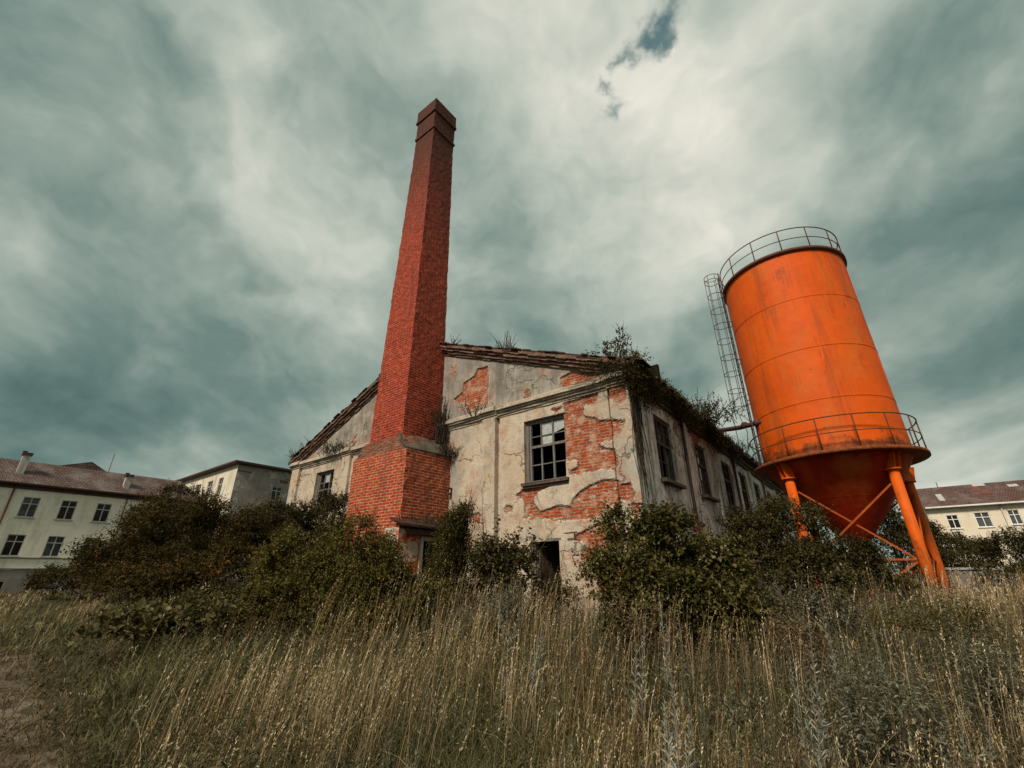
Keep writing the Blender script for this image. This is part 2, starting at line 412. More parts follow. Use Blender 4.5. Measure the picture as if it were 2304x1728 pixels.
MAT['rust_ladder'] = mat_rough('grey_rusted_ladder', (.095, .055, .04), (.065, .05, .045), 7, .75, .3, .3)
MAT['cream'] = mat_stucco('cream_stucco', (.80, .735, .60), (.86, .80, .67), .4, (.34, .29, .21))
MAT['cream2'] = mat_stucco('ochre_stucco', (.66, .565, .435), (.72, .63, .50), .35, (.36, .27, .18))
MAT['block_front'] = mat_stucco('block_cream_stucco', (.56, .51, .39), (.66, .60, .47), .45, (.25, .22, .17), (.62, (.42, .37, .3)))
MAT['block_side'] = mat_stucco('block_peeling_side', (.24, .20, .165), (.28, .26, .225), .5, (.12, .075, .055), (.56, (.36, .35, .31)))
MAT['roof_l'] = mat_tiles('brown_tiles', (.115, .072, .058), (.080, .054, .046), .45)
MAT['roof_r'] = mat_tiles('red_brown_tiles', (.13, .066, .054), (.09, .05, .043), .4)
MAT['gutter_dark'] = mat_rough('dark_gutter', (.055, .03, .024), (.08, .045, .035), 4, .7, .2, .3)
MAT['gutter_white'] = mat_rough('pale_gutter', (.70, .69, .66), (.58, .57, .54), 4, .6, .2, .3)
MAT['downpipe_red'] = mat_rough('red_brown_downpipe', (.16, .05, .035), (.11, .04, .03), 4, .7, .2, .3)
MAT['frame_grey'] = mat_rough('grey_window_frame', (.50, .47, .41), (.38, .36, .32), 8, .8, .2, .2)
MAT['frame_white'] = mat_rough('white_window_frame', (.78, .76, .72), (.68, .66, .62), 8, .6, .1, .3)
def _glass(name, c, rough, spec):
    m = NT(name); ob = m.obj()
    n = m.noise(ob, 1.2, 3)
    return m.out(m.mix(m.sstep(n, .4, .6), c, tuple(v*.5 for v in c)), rough, n, .05, .02, spec=spec)
MAT['pane_dark'] = _glass('dark_window_pane', (.020, .017, .014), .15, .35)
MAT['pane_grey'] = _glass('grey_window_pane', (.075, .085, .088), .12, .5)
MAT['skylight'] = mat_rough('pale_skylight', (.42, .42, .39), (.30, .30, .28), 3, .4, .1, .5)
MAT['plinth'] = mat_stucco('dark_plinth', (.32, .275, .24), (.22, .19, .165), .5, (.06, .05, .04))
MAT['concrete'] = mat_rough('old_concrete', (.20, .19, .175), (.12, .11, .10), 2, .95, .6, .1, grime=(.06, .055, .045))
MAT['coping'] = mat_rough('pale_coping', (.40, .41, .41), (.30, .31, .31), 3, .9, .4, .1)
MAT['bark'] = mat_rough('bark', (.06, .045, .03), (.035, .026, .018), 12, .95, .6, .1)
MAT['twig'] = mat_rough('pale_twig', (.20, .155, .11), (.12, .09, .06), 12, .95, .4, .1)
MAT['ground'] = mat_ground()
# leaves: real albedos, hue varies leaf by leaf
MAT['leaf_olive'] = mat_leaf('olive_leaf', [(0, (.030, .026, .006)), (.5, (.068, .058, .014)), (.85, (.125, .102, .028)), (1, (.21, .17, .065))])
MAT['leaf_brown'] = mat_leaf('russet_leaf', [(0, (.028, .020, .006)), (.5, (.056, .041, .011)), (.8, (.098, .068, .017)), (.92, (.17, .088, .020)), (1, (.24, .11, .022))])
MAT['leaf_dark'] = mat_leaf('dark_leaf', [(0, (.026, .021, .007)), (.5, (.056, .046, .014)), (.85, (.105, .088, .032)), (1, (.19, .165, .085))])
MAT['leaf_yellow'] = mat_leaf('yellow_green_leaf', [(0, (.050, .040, .007)), (.5, (.100, .083, .019)), (.85, (.175, .145, .040)), (1, (.32, .26, .09))])
MAT['leaf_hazel'] = mat_leaf('hazel_leaf', [(0, (.036, .033, .008)), (.5, (.085, .074, .020)), (.85, (.155, .130, .042)), (1, (.25, .22, .11))], spec=.12, rough=.55)
MAT['leaf_grey'] = mat_leaf('grey_green_leaf', [(0, (.055, .052, .028)), (.5, (.125, .120, .072)), (1, (.30, .29, .21))])
MAT['leaf_silver'] = mat_leaf('silver_leaf', [(0, (.18, .20, .16)), (.5, (.27, .30, .25)), (1, (.40, .43, .38))])
MAT['blade'] = mat_leaf('grass_blade', [(0, (.026, .023, .007)), (.35, (.072, .068, .021)), (.7, (.155, .138, .052)), (.88, (.29, .245, .12)), (1, (.48, .42, .27))], .18, spec=.3)
MAT['straw'] = mat_leaf('dry_straw', [(0, (.11, .068, .03)), (.4, (.27, .185, .09)), (.75, (.52, .39, .22)), (1, (.70, .58, .38))], .2)
MAT['herb'] = mat_leaf('meadow_herb', [(0, (.022, .022, .008)), (.4, (.064, .057, .022)), (.7, (.125, .108, .05)), (.9, (.23, .19, .11)), (1, (.38, .33, .22))], .2)
MAT['weed'] = mat_leaf('dry_weed', [(0, (.035, .023, .011)), (.4, (.09, .058, .028)), (.7, (.19, .128, .068)), (1, (.38, .29, .19))], .2)

# ------------------------------------------------------------------ camera
f_px = 998.86
cam_d = bpy.data.cameras.new('camera'); cam = bpy.data.objects.new('camera', cam_d); COL.objects.link(cam)
cam_d.sensor_fit = 'HORIZONTAL'; cam_d.sensor_width = 36; cam_d.lens = 36*f_px/2304
cam_d.clip_start = .05; cam_d.clip_end = 3000
r_ = Vector((.9999834, .00227705, -.00529314)); u_ = Vector((.00576215, -.39516734, .91859108)); f_ = Vector((0, .91860633, .3951739))
cam.matrix_world = Matrix(((r_.x, u_.x, -f_.x, 0), (r_.y, u_.y, -f_.y, 0), (r_.z, u_.z, -f_.z, 1.6), (0, 0, 0, 1)))
SC.camera = cam

# ------------------------------------------------------------------ light and sky
SUN_EL, SUN_DIR = math.radians(44), Vector((-.51, -.86, 0)).normalized()
sd = bpy.data.lights.new('sun', 'SUN'); sd.energy = 4.2; sd.angle = math.radians(11); sd.color = (1, .89, .76)
so = bpy.data.objects.new('sun', sd); COL.objects.link(so)
to_sun = Vector((SUN_DIR.x*math.cos(SUN_EL), SUN_DIR.y*math.cos(SUN_EL), math.sin(SUN_EL)))
so.rotation_euler = to_sun.to_track_quat('Z', 'Y').to_euler(); so.location = (0, 0, 60)

def make_world():
    w = NT('World', True); SC.world = w.id
    STR = .1
    sky = w.n('ShaderNodeTexSky', sky_type='NISHITA', sun_disc=False, sun_elevation=SUN_EL,
              sun_rotation=math.atan2(SUN_DIR.x, SUN_DIR.y), altitude=100, air_density=1.2, dust_density=1.0, ozone_density=1.5).outputs[0]
    d = w.n('ShaderNodeTexCoord').outputs['Generated']
    s = w.n('ShaderNodeSeparateXYZ', {0: d})
    zc = w.math('ADD', w.math('MAXIMUM', s.outputs[2], 0.0), .16)
    P = w.n('ShaderNodeCombineXYZ', {0: w.math('DIVIDE', s.outputs[0], zc), 1: w.math('DIVIDE', s.outputs[1], zc)}).outputs[0]
    # banks of cloud drift along one wind direction
    wv = w.n('ShaderNodeTexNoise', {'Vector': d, 'Scale': 2.6, 'Detail': 4, 'Roughness': .55}).outputs['Color']
    wv = w.n('ShaderNodeVectorMath', {0: wv, 'Scale': .42}, operation='SCALE').outputs[0]
    Dw = w.n('ShaderNodeVectorMath', {0: w.map(d, (1, 1, 1.5)), 1: wv}, operation='ADD').outputs[0]
    n1 = w.noise(Dw, 2.5, 6, .5)
    n2 = w.noise(Dw, 6.0, 6, .52)
    Pw = w.n('ShaderNodeVectorMath', {0: w.map(P, (1, .42, 1)), 1: w.n('ShaderNodeVectorMath', {0: wv, 'Scale': 1.6}, operation='SCALE').outputs[0]}, operation='ADD').outputs[0]
    n3 = w.noise(Pw, 1.5, 7, .52)
    # the broad banks: where a cloud is thick (dark base) or thin (bright), by its direction
    banks = CLOUDS
    acc = 0.0
    for (c, a, sg) in banks:
        L = math.sqrt(sum(v*v for v in c)); c = tuple(v/L for v in c)
        dt = w.n('ShaderNodeVectorMath', {0: dw(w, d), 1: c}, operation='DOT_PRODUCT').outputs['Value']
        s2 = math.radians(sg*1.25)
        g = w.math('EXPONENT', w.math('MULTIPLY', w.math('SUBTRACT', dt, 1.0), 1.0/(s2*s2)))
        acc = w.math('MULTIPLY_ADD', g, a, acc)
    t = w.math('ADD', .46, w.math('MULTIPLY', w.math('SUBTRACT', n1, .5), .75))
    t = w.math('ADD', t, w.math('MULTIPLY', w.math('SUBTRACT', n2, .5), .42))
    t = w.math('ADD', t, w.math('MULTIPLY', w.math('SUBTRACT', n3, .5), .95))
    t = w.math('ADD', t, w.math('MULTIPLY', acc, .80))
    t = w.math('ADD', w.math('MULTIPLY', w.math('SUBTRACT', t, .46), 1.25), .505, clamp=True)
    cl = w.ramp(t, [(0, (.085, .150, .140)), (.25, (.165, .245, .222)), (.45, (.30, .372, .328)), (.65, (.475, .525, .455)), (.85, (.66, .67, .585)), (1, (.82, .80, .70))])
    cl = w.n('ShaderNodeVectorMath', {0: cl, 'Scale': 1.0/STR}, operation='SCALE').outputs[0]
    # a small rift of clear sky high up
    hole = 0.0
    hv = w.n('ShaderNodeTexNoise', {'Vector': d, 'Scale': 14.0, 'Detail': 4, 'Roughness': .6}).outputs['Color']
    hv = w.n('ShaderNodeVectorMath', {0: w.n('ShaderNodeVectorMath', {0: hv, 1: (.5, .5, .5)}, operation='SUBTRACT').outputs[0], 'Scale': .13}, operation='SCALE').outputs[0]
    hd = w.n('ShaderNodeVectorMath', {0: w.n('ShaderNodeVectorMath', {0: d, 1: hv}, operation='ADD').outputs[0]}, operation='NORMALIZE').outputs[0]
    for c, sg in HOLES:
        L = math.sqrt(sum(v*v for v in c)); c = tuple(v/L for v in c)
        dt = w.n('ShaderNodeVectorMath', {0: hd, 1: c}, operation='DOT_PRODUCT').outputs['Value']
        s2 = math.radians(sg*1.2)
        hole = w.math('ADD', hole, w.math('EXPONENT', w.math('MULTIPLY', w.math('SUBTRACT', dt, 1.0), 1.0/(s2*s2))))
    hn = w.math('ADD', w.math('MULTIPLY', hole, .95), w.math('MULTIPLY', w.math('SUBTRACT', w.noise(P, 11, 6, .68), .5), 1.0))
    hk = w.math('MULTIPLY', w.sstep(hn, .05, 1.45), .85)
    blue = w.mix(1.0, sky, (.13, .80, .55), 'MULTIPLY')
    c = w.mix(hk, cl, blue)
    bg = w.n('ShaderNodeBackground', {'Color': c, 'Strength': STR}).outputs[0]
    w.n('ShaderNodeOutputWorld', {'Surface': bg})
_dw = {}
def dw(w, d):
    if 'v' not in _dw:
        nz = w.n('ShaderNodeTexNoise', {'Vector': d, 'Scale': 3.2, 'Detail': 5, 'Roughness': .6}).outputs['Color']
        o = w.n('ShaderNodeVectorMath', {0: nz, 1: (.5, .5, .5)}, operation='SUBTRACT').outputs[0]
        o = w.n('ShaderNodeVectorMath', {0: o, 'Scale': .35}, operation='SCALE').outputs[0]
        _dw['v'] = w.n('ShaderNodeVectorMath', {0: w.n('ShaderNodeVectorMath', {0: d, 1: o}, operation='ADD').outputs[0]}, operation='NORMALIZE').outputs[0]
    return _dw['v']
CLOUDS = [((-0.47, 0.641, 0.607), 0.34, 7), ((-0.584, 0.537, 0.609), 0.22, 10), ((-0.723, 0.551, 0.416), 0.55, 8), ((0.212, 0.675, 0.707), 0.34, 9), ((0.439, 0.524, 0.729), 0.12, 11), ((-0.629, 0.731, 0.265), 0.35, 7), ((-0.082, 0.467, 0.88), 0.05, 12), ((0.376, 0.436, 0.817), 0.10, 10), ((-0.638, 0.749, 0.179), 0.3, 6), ((0.719, 0.653, 0.237), 0.36, 6), ((0.719, 0.68, 0.141), 0.35, 5), ((-0.365, 0.756, 0.544), 0.2, 7), ((-0.403, 0.618, 0.675), 0.08, 8), ((-0.674, 0.668, 0.316), -0.5, 9), ((-0.688, 0.521, 0.505), -0.38, 10), ((-0.494, 0.779, 0.387), -0.35, 9), ((-0.577, 0.381, 0.722), -0.12, 12), ((0.732, 0.572, 0.371), -0.35, 10), ((0.723, 0.667, 0.181), -0.4, 4), ((0.125, 0.772, 0.623), -0.28, 9), ((-0.316, 0.522, 0.793), -0.2, 12), ((-0.733, 0.662, 0.159), -0.3, 6), ((0.379, 0.875, 0.3), -0.05, 9), ((0.631, 0.537, 0.56), -0.05, 10), ((-0.613, 0.612, 0.499), -0.2, 7), ((-0.051, 0.689, 0.723), -0.1, 8)]
HOLES = [((0.253, 0.447, 0.858), 1.15), ((0.235, 0.471, 0.85), .85), ((0.197, 0.5, 0.843), .6), ((0.169, 0.538, 0.826), .5), ((0.184, 0.573, 0.799), .8)]
make_world()
SC.view_settings.view_transform = 'Standard'; SC.view_settings.look = 'None'
SC.view_settings.exposure = 0; SC.view_settings.gamma = 1

# ------------------------------------------------------------------ ground
def path_amount(x, y):
    edge = -3.45-(y-4.4)*1.10
    return np.clip((edge-x)/1.2+.5, 0, 1)*np.clip((10.2-y)/1.5, 0, 1)
def make_ground():
    t = np.linspace(-1, 1, 241); g = np.sinh(t*5.2)/np.sinh(5.2)*900
    X, Y = np.meshgrid(g, g+6); n = len(g)
    V = np.stack([X.ravel(), Y.ravel(), ground_z(X, Y).ravel()], -1)
    i = np.arange((n-1)*(n-1)); a = (i//(n-1))*n+i % (n-1)
    me = np_mesh('meadow_ground', V, np.stack([a, a+1, a+n+1, a+n], -1), {'path': path_amount(V[:, 0], V[:, 1])}, smooth=True)
    tag(link('meadow_ground', me, MAT['ground']), kind='structure')
make_ground()

# ------------------------------------------------------------------ numpy value noise and polygons
def vnoise(x, y, s, seed=0, octv=4):
    tot = np.zeros_like(x, dtype=float); amp = 1.0; norm = 0
    for o in range(octv):
        r = np.random.default_rng(seed+o); T = r.random((257, 257))
        xs = (x/s) % 256; ys = (y/s) % 256
        xi = xs.astype(int); yi = ys.astype(int); fx = xs-xi; fy = ys-yi
        fx = fx*fx*(3-2*fx); fy = fy*fy*(3-2*fy)
        v = (T[xi, yi]*(1-fx)+T[xi+1, yi]*fx)*(1-fy)+(T[xi, yi+1]*(1-fx)+T[xi+1, yi+1]*fx)*fy
        tot += v*amp; norm += amp; amp *= .5; s *= .5
    return tot/norm-.5
def poly_sd(x, y, P):                       # signed distance, positive inside
    P = np.array(P); Q = np.roll(P, -1, 0)
    d2 = np.full(x.shape, 1e9); ins = np.zeros(x.shape, bool)
    for (ax, ay), (bx, by) in zip(P, Q):
        ex, ey = bx-ax, by-ay
        t = np.clip(((x-ax)*ex+(y-ay)*ey)/(ex*ex+ey*ey+1e-12), 0, 1)
        d2 = np.minimum(d2, (x-ax-t*ex)**2+(y-ay-t*ey)**2)
        c = ((ay > y) != (by > y)) & (x < (bx-ax)*(y-ay)/(by-ay+1e-12)+ax)
        ins ^= c
    return np.where(ins, 1, -1)*np.sqrt(d2)

# where the plaster has fallen off the gable (metres along the gable, height)
FALLEN = [[(-4.69,8.00),(-5.12,8.00),(-5.29,7.78),(-5.81,7.68),(-5.81,7.32),(-6.24,7.16),(-5.96,6.95),(-5.70,6.95),(-5.54,6.68),(-5.35,6.44),(-5.28,6.56),(-4.66,6.64)],
[(-1.90,6.76),(-1.53,6.85),(-1.02,6.76),(-0.65,6.56),(-0.84,6.51),(-1.30,6.47),(-1.71,6.48),(-1.84,6.54)],
[(-1.91,5.71),(-1.36,5.63),(-1.28,5.43),(-1.14,5.36),(-0.97,5.32),(-0.87,5.21),(-0.46,5.19),(-0.44,4.96),(-0.49,4.71),(-0.72,4.78),(-0.96,4.71),(-0.88,4.53),(-0.47,4.46),(-0.45,4.05),(-1.02,4.06),(-1.58,3.99),(-1.77,3.99),(-1.81,4.12),(-1.57,4.13),(-1.51,4.29),(-1.60,4.39),(-1.87,4.37),(-1.95,5.02)],
[(-2.28,5.89),(-1.95,5.93),(-1.90,5.85),(-2.17,5.79)],
[(-3.59,3.62),(-3.28,3.77),(-3.17,3.84),(-2.40,3.82),(-2.53,3.75),(-2.85,3.65),(-3.04,3.50),(-2.92,3.32),(-2.77,3.12),(-2.26,3.18),(-1.78,3.10),(-1.70,3.33),(-1.38,3.60),(-0.87,3.72),(-0.43,3.60),(-0.46,3.14),(-0.53,2.96),(-0.90,2.99),(-1.34,2.91),(-1.99,2.90),(-2.57,2.96),(-3.30,2.99),(-3.32,3.27),(-3.29,3.48)],
[(-4.00,3.28),(-3.91,3.39),(-3.68,3.34),(-3.68,3.26),(-3.91,3.19)],
[(-1.69,2.44),(-1.37,2.59),(-0.97,2.69),(-0.68,2.64),(-0.54,2.45),(-0.60,2.24),(-0.99,2.08),(-1.55,1.99),(-1.54,2.10),(-1.40,2.24),(-1.39,2.35)],
[(-0.43,6.12),(0.04,6.11),(0.04,5.71),(-0.15,5.62),(-0.44,5.83)],[(-0.42,5.12),(-0.08,5.09),(-0.23,4.83),(-0.43,4.79)],[(-0.34,3.50),(-0.14,3.51),(-0.12,3.29),(-0.33,3.23)],[(-0.12,3.03),(0.08,3.01),(0.05,2.84),(-0.12,2.85)],
[(-5.42,3.29),(-4.97,3.30),(-4.81,3.19),(-4.83,2.97),(-5.31,3.09)],[(-1.28,6.03),(-0.84,6.07),(-0.90,5.85),(-1.20,5.83)],[(-1.87,5.99),(-1.33,5.95),(-1.31,5.67),(-1.86,5.72)],[(-0.69,5.09),(-0.46,5.13),(-0.48,4.79),(-0.72,4.84)],
[(-1.2,1.9),(-.6,1.95),(-.5,1.4),(-.9,1.1),(-1.2,1.3)], [(-15.6,2.6),(-15,2.7),(-15,2.2),(-15.5,2.0)]]

# ------------------------------------------------------------------ derelict factory building
def rake_top(x):
    return np.minimum(6.72-.40*x, 6.60+.4147*(16.3+x))
EAVE_X, RIDGE_X, RIDGE_Z, FAR_Y = .42, -8.15, 9.98, 33.0
GW = (-3.24, -1.89, 3.93, 5.73); GW2 = (-14.42, -13.06, 3.93, 5.72); GD = (-3.09, -2.21, -.3, 2.39)
SWIN = [(1.57, 2.97, 3.92, 5.74), (5.2, 6.6, 3.95, 5.73), (8.55, 10.0, 3.97, 5.74), (11.43, 12.9, 3.97, 5.76), (14.5, 15.95, 3.97, 5.76), (17.9, 19.3, 3.97, 5.76), (21.2, 22.6, 3.97, 5.76)]

def grid_cells(us, zs2d, holes):
    """us (n), zs2d (n,m) -> quads skipping holes, vertices flattened u-major"""
    n, mth = zs2d.shape
    i, j = np.meshgrid(np.arange(n-1), np.arange(mth-1), indexing='ij')
    uc = (us[i]+us[i+1])/2; zc = (zs2d[i, j]+zs2d[i+1, j+1])/2
    keep = np.ones(uc.shape, bool)
    for h in holes: keep &= ~((uc > h[0]) & (uc < h[1]) & (zc > h[2]) & (zc < h[3]))
    a = (i*mth+j)[keep]
    return np.stack([a, a+mth, a+mth+1, a+1], -1)
def lines(a, b, step, extra):
    L = np.concatenate([np.arange(a, b, step), [b], extra]); L = L[(L >= a) & (L <= b)]
    L = np.unique(np.round(L, 4)); k = np.concatenate([[True], np.diff(L) > .003]); return L[k]

def factory():
    root = thing('factory_building', 'derelict two storey building with flaking plaster over red brick, low gable facing the meadow', 'building', F(0, 0, 0), ROT)
    # gable wall
    pil = [(-.44, .12), (-4.78, -4.25), (-12.42, -11.86), (-16.42, -15.8)]
    ex = [e for a, b in pil for e in (a-.006, a+.006, b-.006, b+.006)] + [-4.166, -4.154, -.526, -.514] + [GW[0], GW[1], GW2[0], GW2[1], GD[0], GD[1]]
    us = lines(-16.42, .12, .034, ex)
    zs = lines(-.3, 6.22, .034, [GW[2], GW[3], GW2[2], GW2[3], GD[2], GD[3]])
    Vs, Qs, As = [], [], []; base = 0
    def bare(x, z):
        s = np.full(x.shape, -9.0)
        for P in FALLEN:
            P_ = np.array(P); b = (x > P_[:, 0].min()-.6) & (x < P_[:, 0].max()+.6) & (z > P_[:, 1].min()-.6) & (z < P_[:, 1].max()+.6)
            s[b] = np.maximum(s[b], poly_sd(x[b], z[b], P))
        s = np.maximum(s, -.5)+.035*np.clip((x+3.2)/.8, 0, 1)
        s = s + .16*vnoise(x+40, z+40, .42, 3, 4)
        return np.maximum(s, (vnoise(x+90, z+20, 1.1, 9, 4)-.30)*1.2)
    def offs(x, z, s):
        k = np.clip((s+.02)/.04, 0, 1)
        y = -.05*(1-k) + .012*vnoise(x+7, z+70, .9, 21, 3)
        for a, b in pil: y = y - .11*((x > a) & (x < b) & (z < 6.2))
        for a, b in ((-4.25, -4.16), (-.52, -.44)): y = y + .07*((x > a) & (x < b) & (z < 6.05))
        return y
    for part in (0, 1):
        if part == 0: Z = np.tile(zs, (len(us), 1)); holes = [GW, GW2, GD]
        else:
            top = rake_top(us)-.06; t = np.linspace(0, 1, 96)
            Z = 6.22 + t[None, :]*(np.maximum(top, 6.3)-6.22)[:, None]; holes = []
        X = np.repeat(us[:, None], Z.shape[1], 1)
        x, z = X.ravel(), Z.ravel(); s = bare(x, z); y = offs(x, z, s)
        Vs.append(np.stack([x, y, z], -1)); Qs.append(grid_cells(us, Z, holes)+base); As.append(s); base += len(x)
    # reveals of the openings
    mb = MB()
    for (a, b, c, d) in (GW, GW2, GD):
        mb.add([(a, -.03, c), (a, .34, c), (a, .34, d), (a, -.03, d)], [[0, 1, 2, 3]]); mb.add([(b, -.03, c), (b, .34, c), (b, .34, d), (b, -.03, d)], [[3, 2, 1, 0]])
        mb.add([(a, -.03, d), (b, -.03, d), (b, .34, d), (a, .34, d)], [[0, 1, 2, 3]]); mb.add([(a, -.03, c), (b, -.03, c), (b, .34, c), (a, .34, c)], [[3, 2, 1, 0]])
    rv = np.array(mb.v); rq = np.array(mb.f)+base
    V = np.concatenate(Vs+[rv]); A = np.concatenate(As+[np.full(len(rv), -.3)])
    me = np_mesh('gable_wall', V, np.concatenate(Qs+[rq]), {'bare': A, 'weather': np.zeros(len(V))}, uv=True, smooth=False)
    link('gable_wall', me, MAT['wall'], root)
    # long side wall
    spil = [(-.12, .5)]+[(c-.24, c+.24) for c in (4.15, 7.55, 10.7, 13.75, 17.0, 20.3, 23.6)]
    ex = [e for a, b in spil for e in (a-.006, a+.006, b-.006, b+.006)] + [e for h in SWIN for e in h[:2]]
    us = lines(-.12, FAR_Y, .05, ex); zs = lines(-.3, 6.62, .05, [3.92, 3.95, 3.97, 5.73, 5.74, 5.76])
    Z = np.tile(zs, (len(us), 1)); Y = np.repeat(us[:, None], Z.shape[1], 1); y, z = Y.ravel(), Z.ravel()
    s = (vnoise(y+10, z+30, .8, 33, 5)-.235)*1.1
    k = np.clip((s+.02)/.04, 0, 1); x = .03*(1-k)+.012*vnoise(y, z, .7, 5, 3)
    for a, b in spil: x = x + .07*((y > a) & (y < b))
    base = len(y); mb = MB()
    for (a, b, c, d) in SWIN:
        mb.add([(.03, a, c), (-.3, a, c), (-.3, a, d), (.03, a, d)], [[0, 1, 2, 3]]); mb.add([(.03, b, c), (-.3, b, c), (-.3, b, d), (.03, b, d)], [[3, 2, 1, 0]])
        mb.add([(.03, a, d), (.03, b, d), (-.3, b, d), (-.3, a, d)], [[0, 1, 2, 3]]); mb.add([(.03, a, c), (.03, b, c), (-.3, b, c), (-.3, a, c)], [[3, 2, 1, 0]])
    V = np.concatenate([np.stack([x, y, z], -1), np.array(mb.v)])
    Q = np.concatenate([grid_cells(us, Z, SWIN), np.array(mb.f)+base])
    me = np_mesh('side_wall', V, Q, {'bare': np.concatenate([s, np.full(len(mb.v), -.3)]), 'weather': np.ones(len(V))}, uv=True)
    link('side_wall', me, MAT['wall'], root)
    mb = MB(); mb.add([(-16.3, .1, -.3), (-16.3, FAR_Y, -.3), (-16.3, FAR_Y, 6.6), (-16.3, .1, 6.6)], [[0, 1, 2, 3]])
    mb.add([(-16.3, FAR_Y, -.3), (0, FAR_Y, -.3), (0, FAR_Y, 6.6), (-8.15, FAR_Y, 9.9), (-16.3, FAR_Y, 6.6)], [[0, 1, 2, 3, 4]])
    mb.build('rear_wall', MAT['render_grey'], root)
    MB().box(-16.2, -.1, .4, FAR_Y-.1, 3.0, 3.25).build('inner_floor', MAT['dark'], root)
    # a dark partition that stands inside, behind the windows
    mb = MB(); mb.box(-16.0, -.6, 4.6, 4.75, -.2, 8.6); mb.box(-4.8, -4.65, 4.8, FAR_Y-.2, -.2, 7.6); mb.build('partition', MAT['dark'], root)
    # roof
    mb = MB()
    for xe, ze in ((EAVE_X, 6.72-.4*EAVE_X), (-16.3-.38, 6.60-.4147*.38)):
        n = 44; top = []
        ys = np.linspace(-.30, FAR_Y+.3, 90)
        for i in range(len(ys)-1):
            ya, yb = ys[i], ys[i+1]
            sag = lambda y: -.05*math.sin(y*.55)-.03*math.sin(y*1.7)
            p = [(xe, ya, ze+sag(ya)), (xe, yb, ze+sag(yb)), (RIDGE_X, yb, RIDGE_Z+sag(yb)), (RIDGE_X, ya, RIDGE_Z+sag(ya))]
            mb.add([(a, b, c-.10) for a, b, c in p]+p, [[3, 2, 1, 0], [4, 5, 6, 7], [0, 1, 5, 4]]+([[3, 0, 4, 7]] if i == 0 else []))
    roof = mb.build('roof', MAT['old_tile'], root)
    # ragged tile ends along rakes and eave
    mb = MB(); rr = random.Random(3)
    x = .4
    while x > -16.7:
        zt = float(rake_top(np.array(x)))
        if rr.random() < .86:
            w = rr.uniform(.16, .3); h = rr.uniform(.02, .05); yo = rr.uniform(-.39, -.31)
            sl = -.4 if x > RIDGE_X else .4147
            mb.hexa([(x, yo, zt+.005), (x+w, yo, zt+sl*w+.005), (x+w, .3, zt+sl*w+.005), (x, .3, zt+.005)], [(x, yo, zt+h), (x+w, yo, zt+sl*w+h), (x+w, .3, zt+sl*w+h), (x, .3, zt+h)])
        x -= rr.uniform(.18, .3)
    y = -.2
    while y < FAR_Y:
        if rr.random() < .8:
            w = rr.uniform(.15, .32); h = rr.uniform(.02, .07); xo = rr.uniform(.30, .55)
            zf = lambda X: 6.72-.4*X
            mb.hexa([(xo, y, zf(xo)-.03), (xo, y+w, zf(xo)-.03), (-.4, y+w, zf(-.4)), (-.4, y, zf(-.4))], [(xo, y, zf(xo)+h), (xo, y+w, zf(xo)+h), (-.4, y+w, zf(-.4)+h), (-.4, y, zf(-.4)+h)])
        y += rr.uniform(.18, .3)
    mb.build('edge_tile', MAT['old_tile'], roof)
    # raking mouldings (stepped brick courses) under both slopes
    mb = MB()
    for (dz, hh, yo) in ((-.085, .10, -.30), (-.185, .09, -.235), (-.28, .09, -.16), (-.365, .07, -.10)):
        for xa, xb in ((.40, RIDGE_X), (RIDGE_X, -16.62)):
            n = 26
            for i in range(n):
                a = xa+(xb-xa)*i/n; b = xa+(xb-xa)*(i+1)/n
                za, zb = float(rake_top(np.array(a)))+dz, float(rake_top(np.array(b)))+dz
                j1, j2 = rr.uniform(-.018, .018), rr.uniform(-.018, .018)
                y0 = yo+j2
                mb.hexa([(a, y0, za-hh/2+j1), (b, y0, zb-hh/2+j1), (b, .05, zb-hh/2), (a, .05, za-hh/2)], [(a, y0, za+hh/2-.004), (b, y0, zb+hh/2-.004), (b, .05, zb+hh/2-.004), (a, .05, za+hh/2-.004)])
    mb.build('rake_moulding', MAT['rake'], root)
    # horizontal cornice across the gable: stepped bands that break forward over the pilasters
    mb = MB()
    for (z0, z1, yo) in ((6.06, 6.12, -.075), (6.123, 6.19, -.12), (6.193, 6.25, -.17), (6.253, 6.36, -.235), (6.363, 6.40, -.20)):
        xs = sorted([-16.5, .2]+[e for a, b in pil for e in (a-.06, b+.06) if -16.5 < e < .2])
        for a, b in zip(xs, xs[1:]):
            on = any(p[0]-.07 < (a+b)/2 < p[1]+.07 for p in pil)
            n = max(1, int((b-a)/.45)); jl = (rr.uniform(-.01, .01), rr.uniform(-.007, .007))
            for i in range(n):
                jr = (rr.uniform(-.012, .012), rr.uniform(-.008, .008))
                p, q = a+(b-a)*i/n, a+(b-a)*(i+1)/n; o = yo-(.07 if on else 0)
                mb.hexa([(p, o+jl[0], z0+jl[1]), (q, o+jr[0], z0+jr[1]), (q, .06, z0+jr[1]), (p, .06, z0+jl[1])], [(p, o+jl[0], z1+jl[1]), (q, o+jr[0], z1+jr[1]), (q, .06, z1+jr[1]), (p, .06, z1+jl[1])])
                jl = jr
    mb.build('cornice', MAT['cornice'], root)
    # boarded eave on the long side
    mb = MB()
    mb.box(.06, .40, -.25, FAR_Y, 6.44, 6.49); mb.box(.10, .20, -.2, FAR_Y, 6.24, 6.437); mb.box(.06, .13, -.2, FAR_Y, 6.10, 6.237)
    for i in range(60): mb.box(.05, .50, i*.55-.1, i*.55, 6.494, 6.55)
    mb.build('eave_board', MAT['dark_wood'], root)
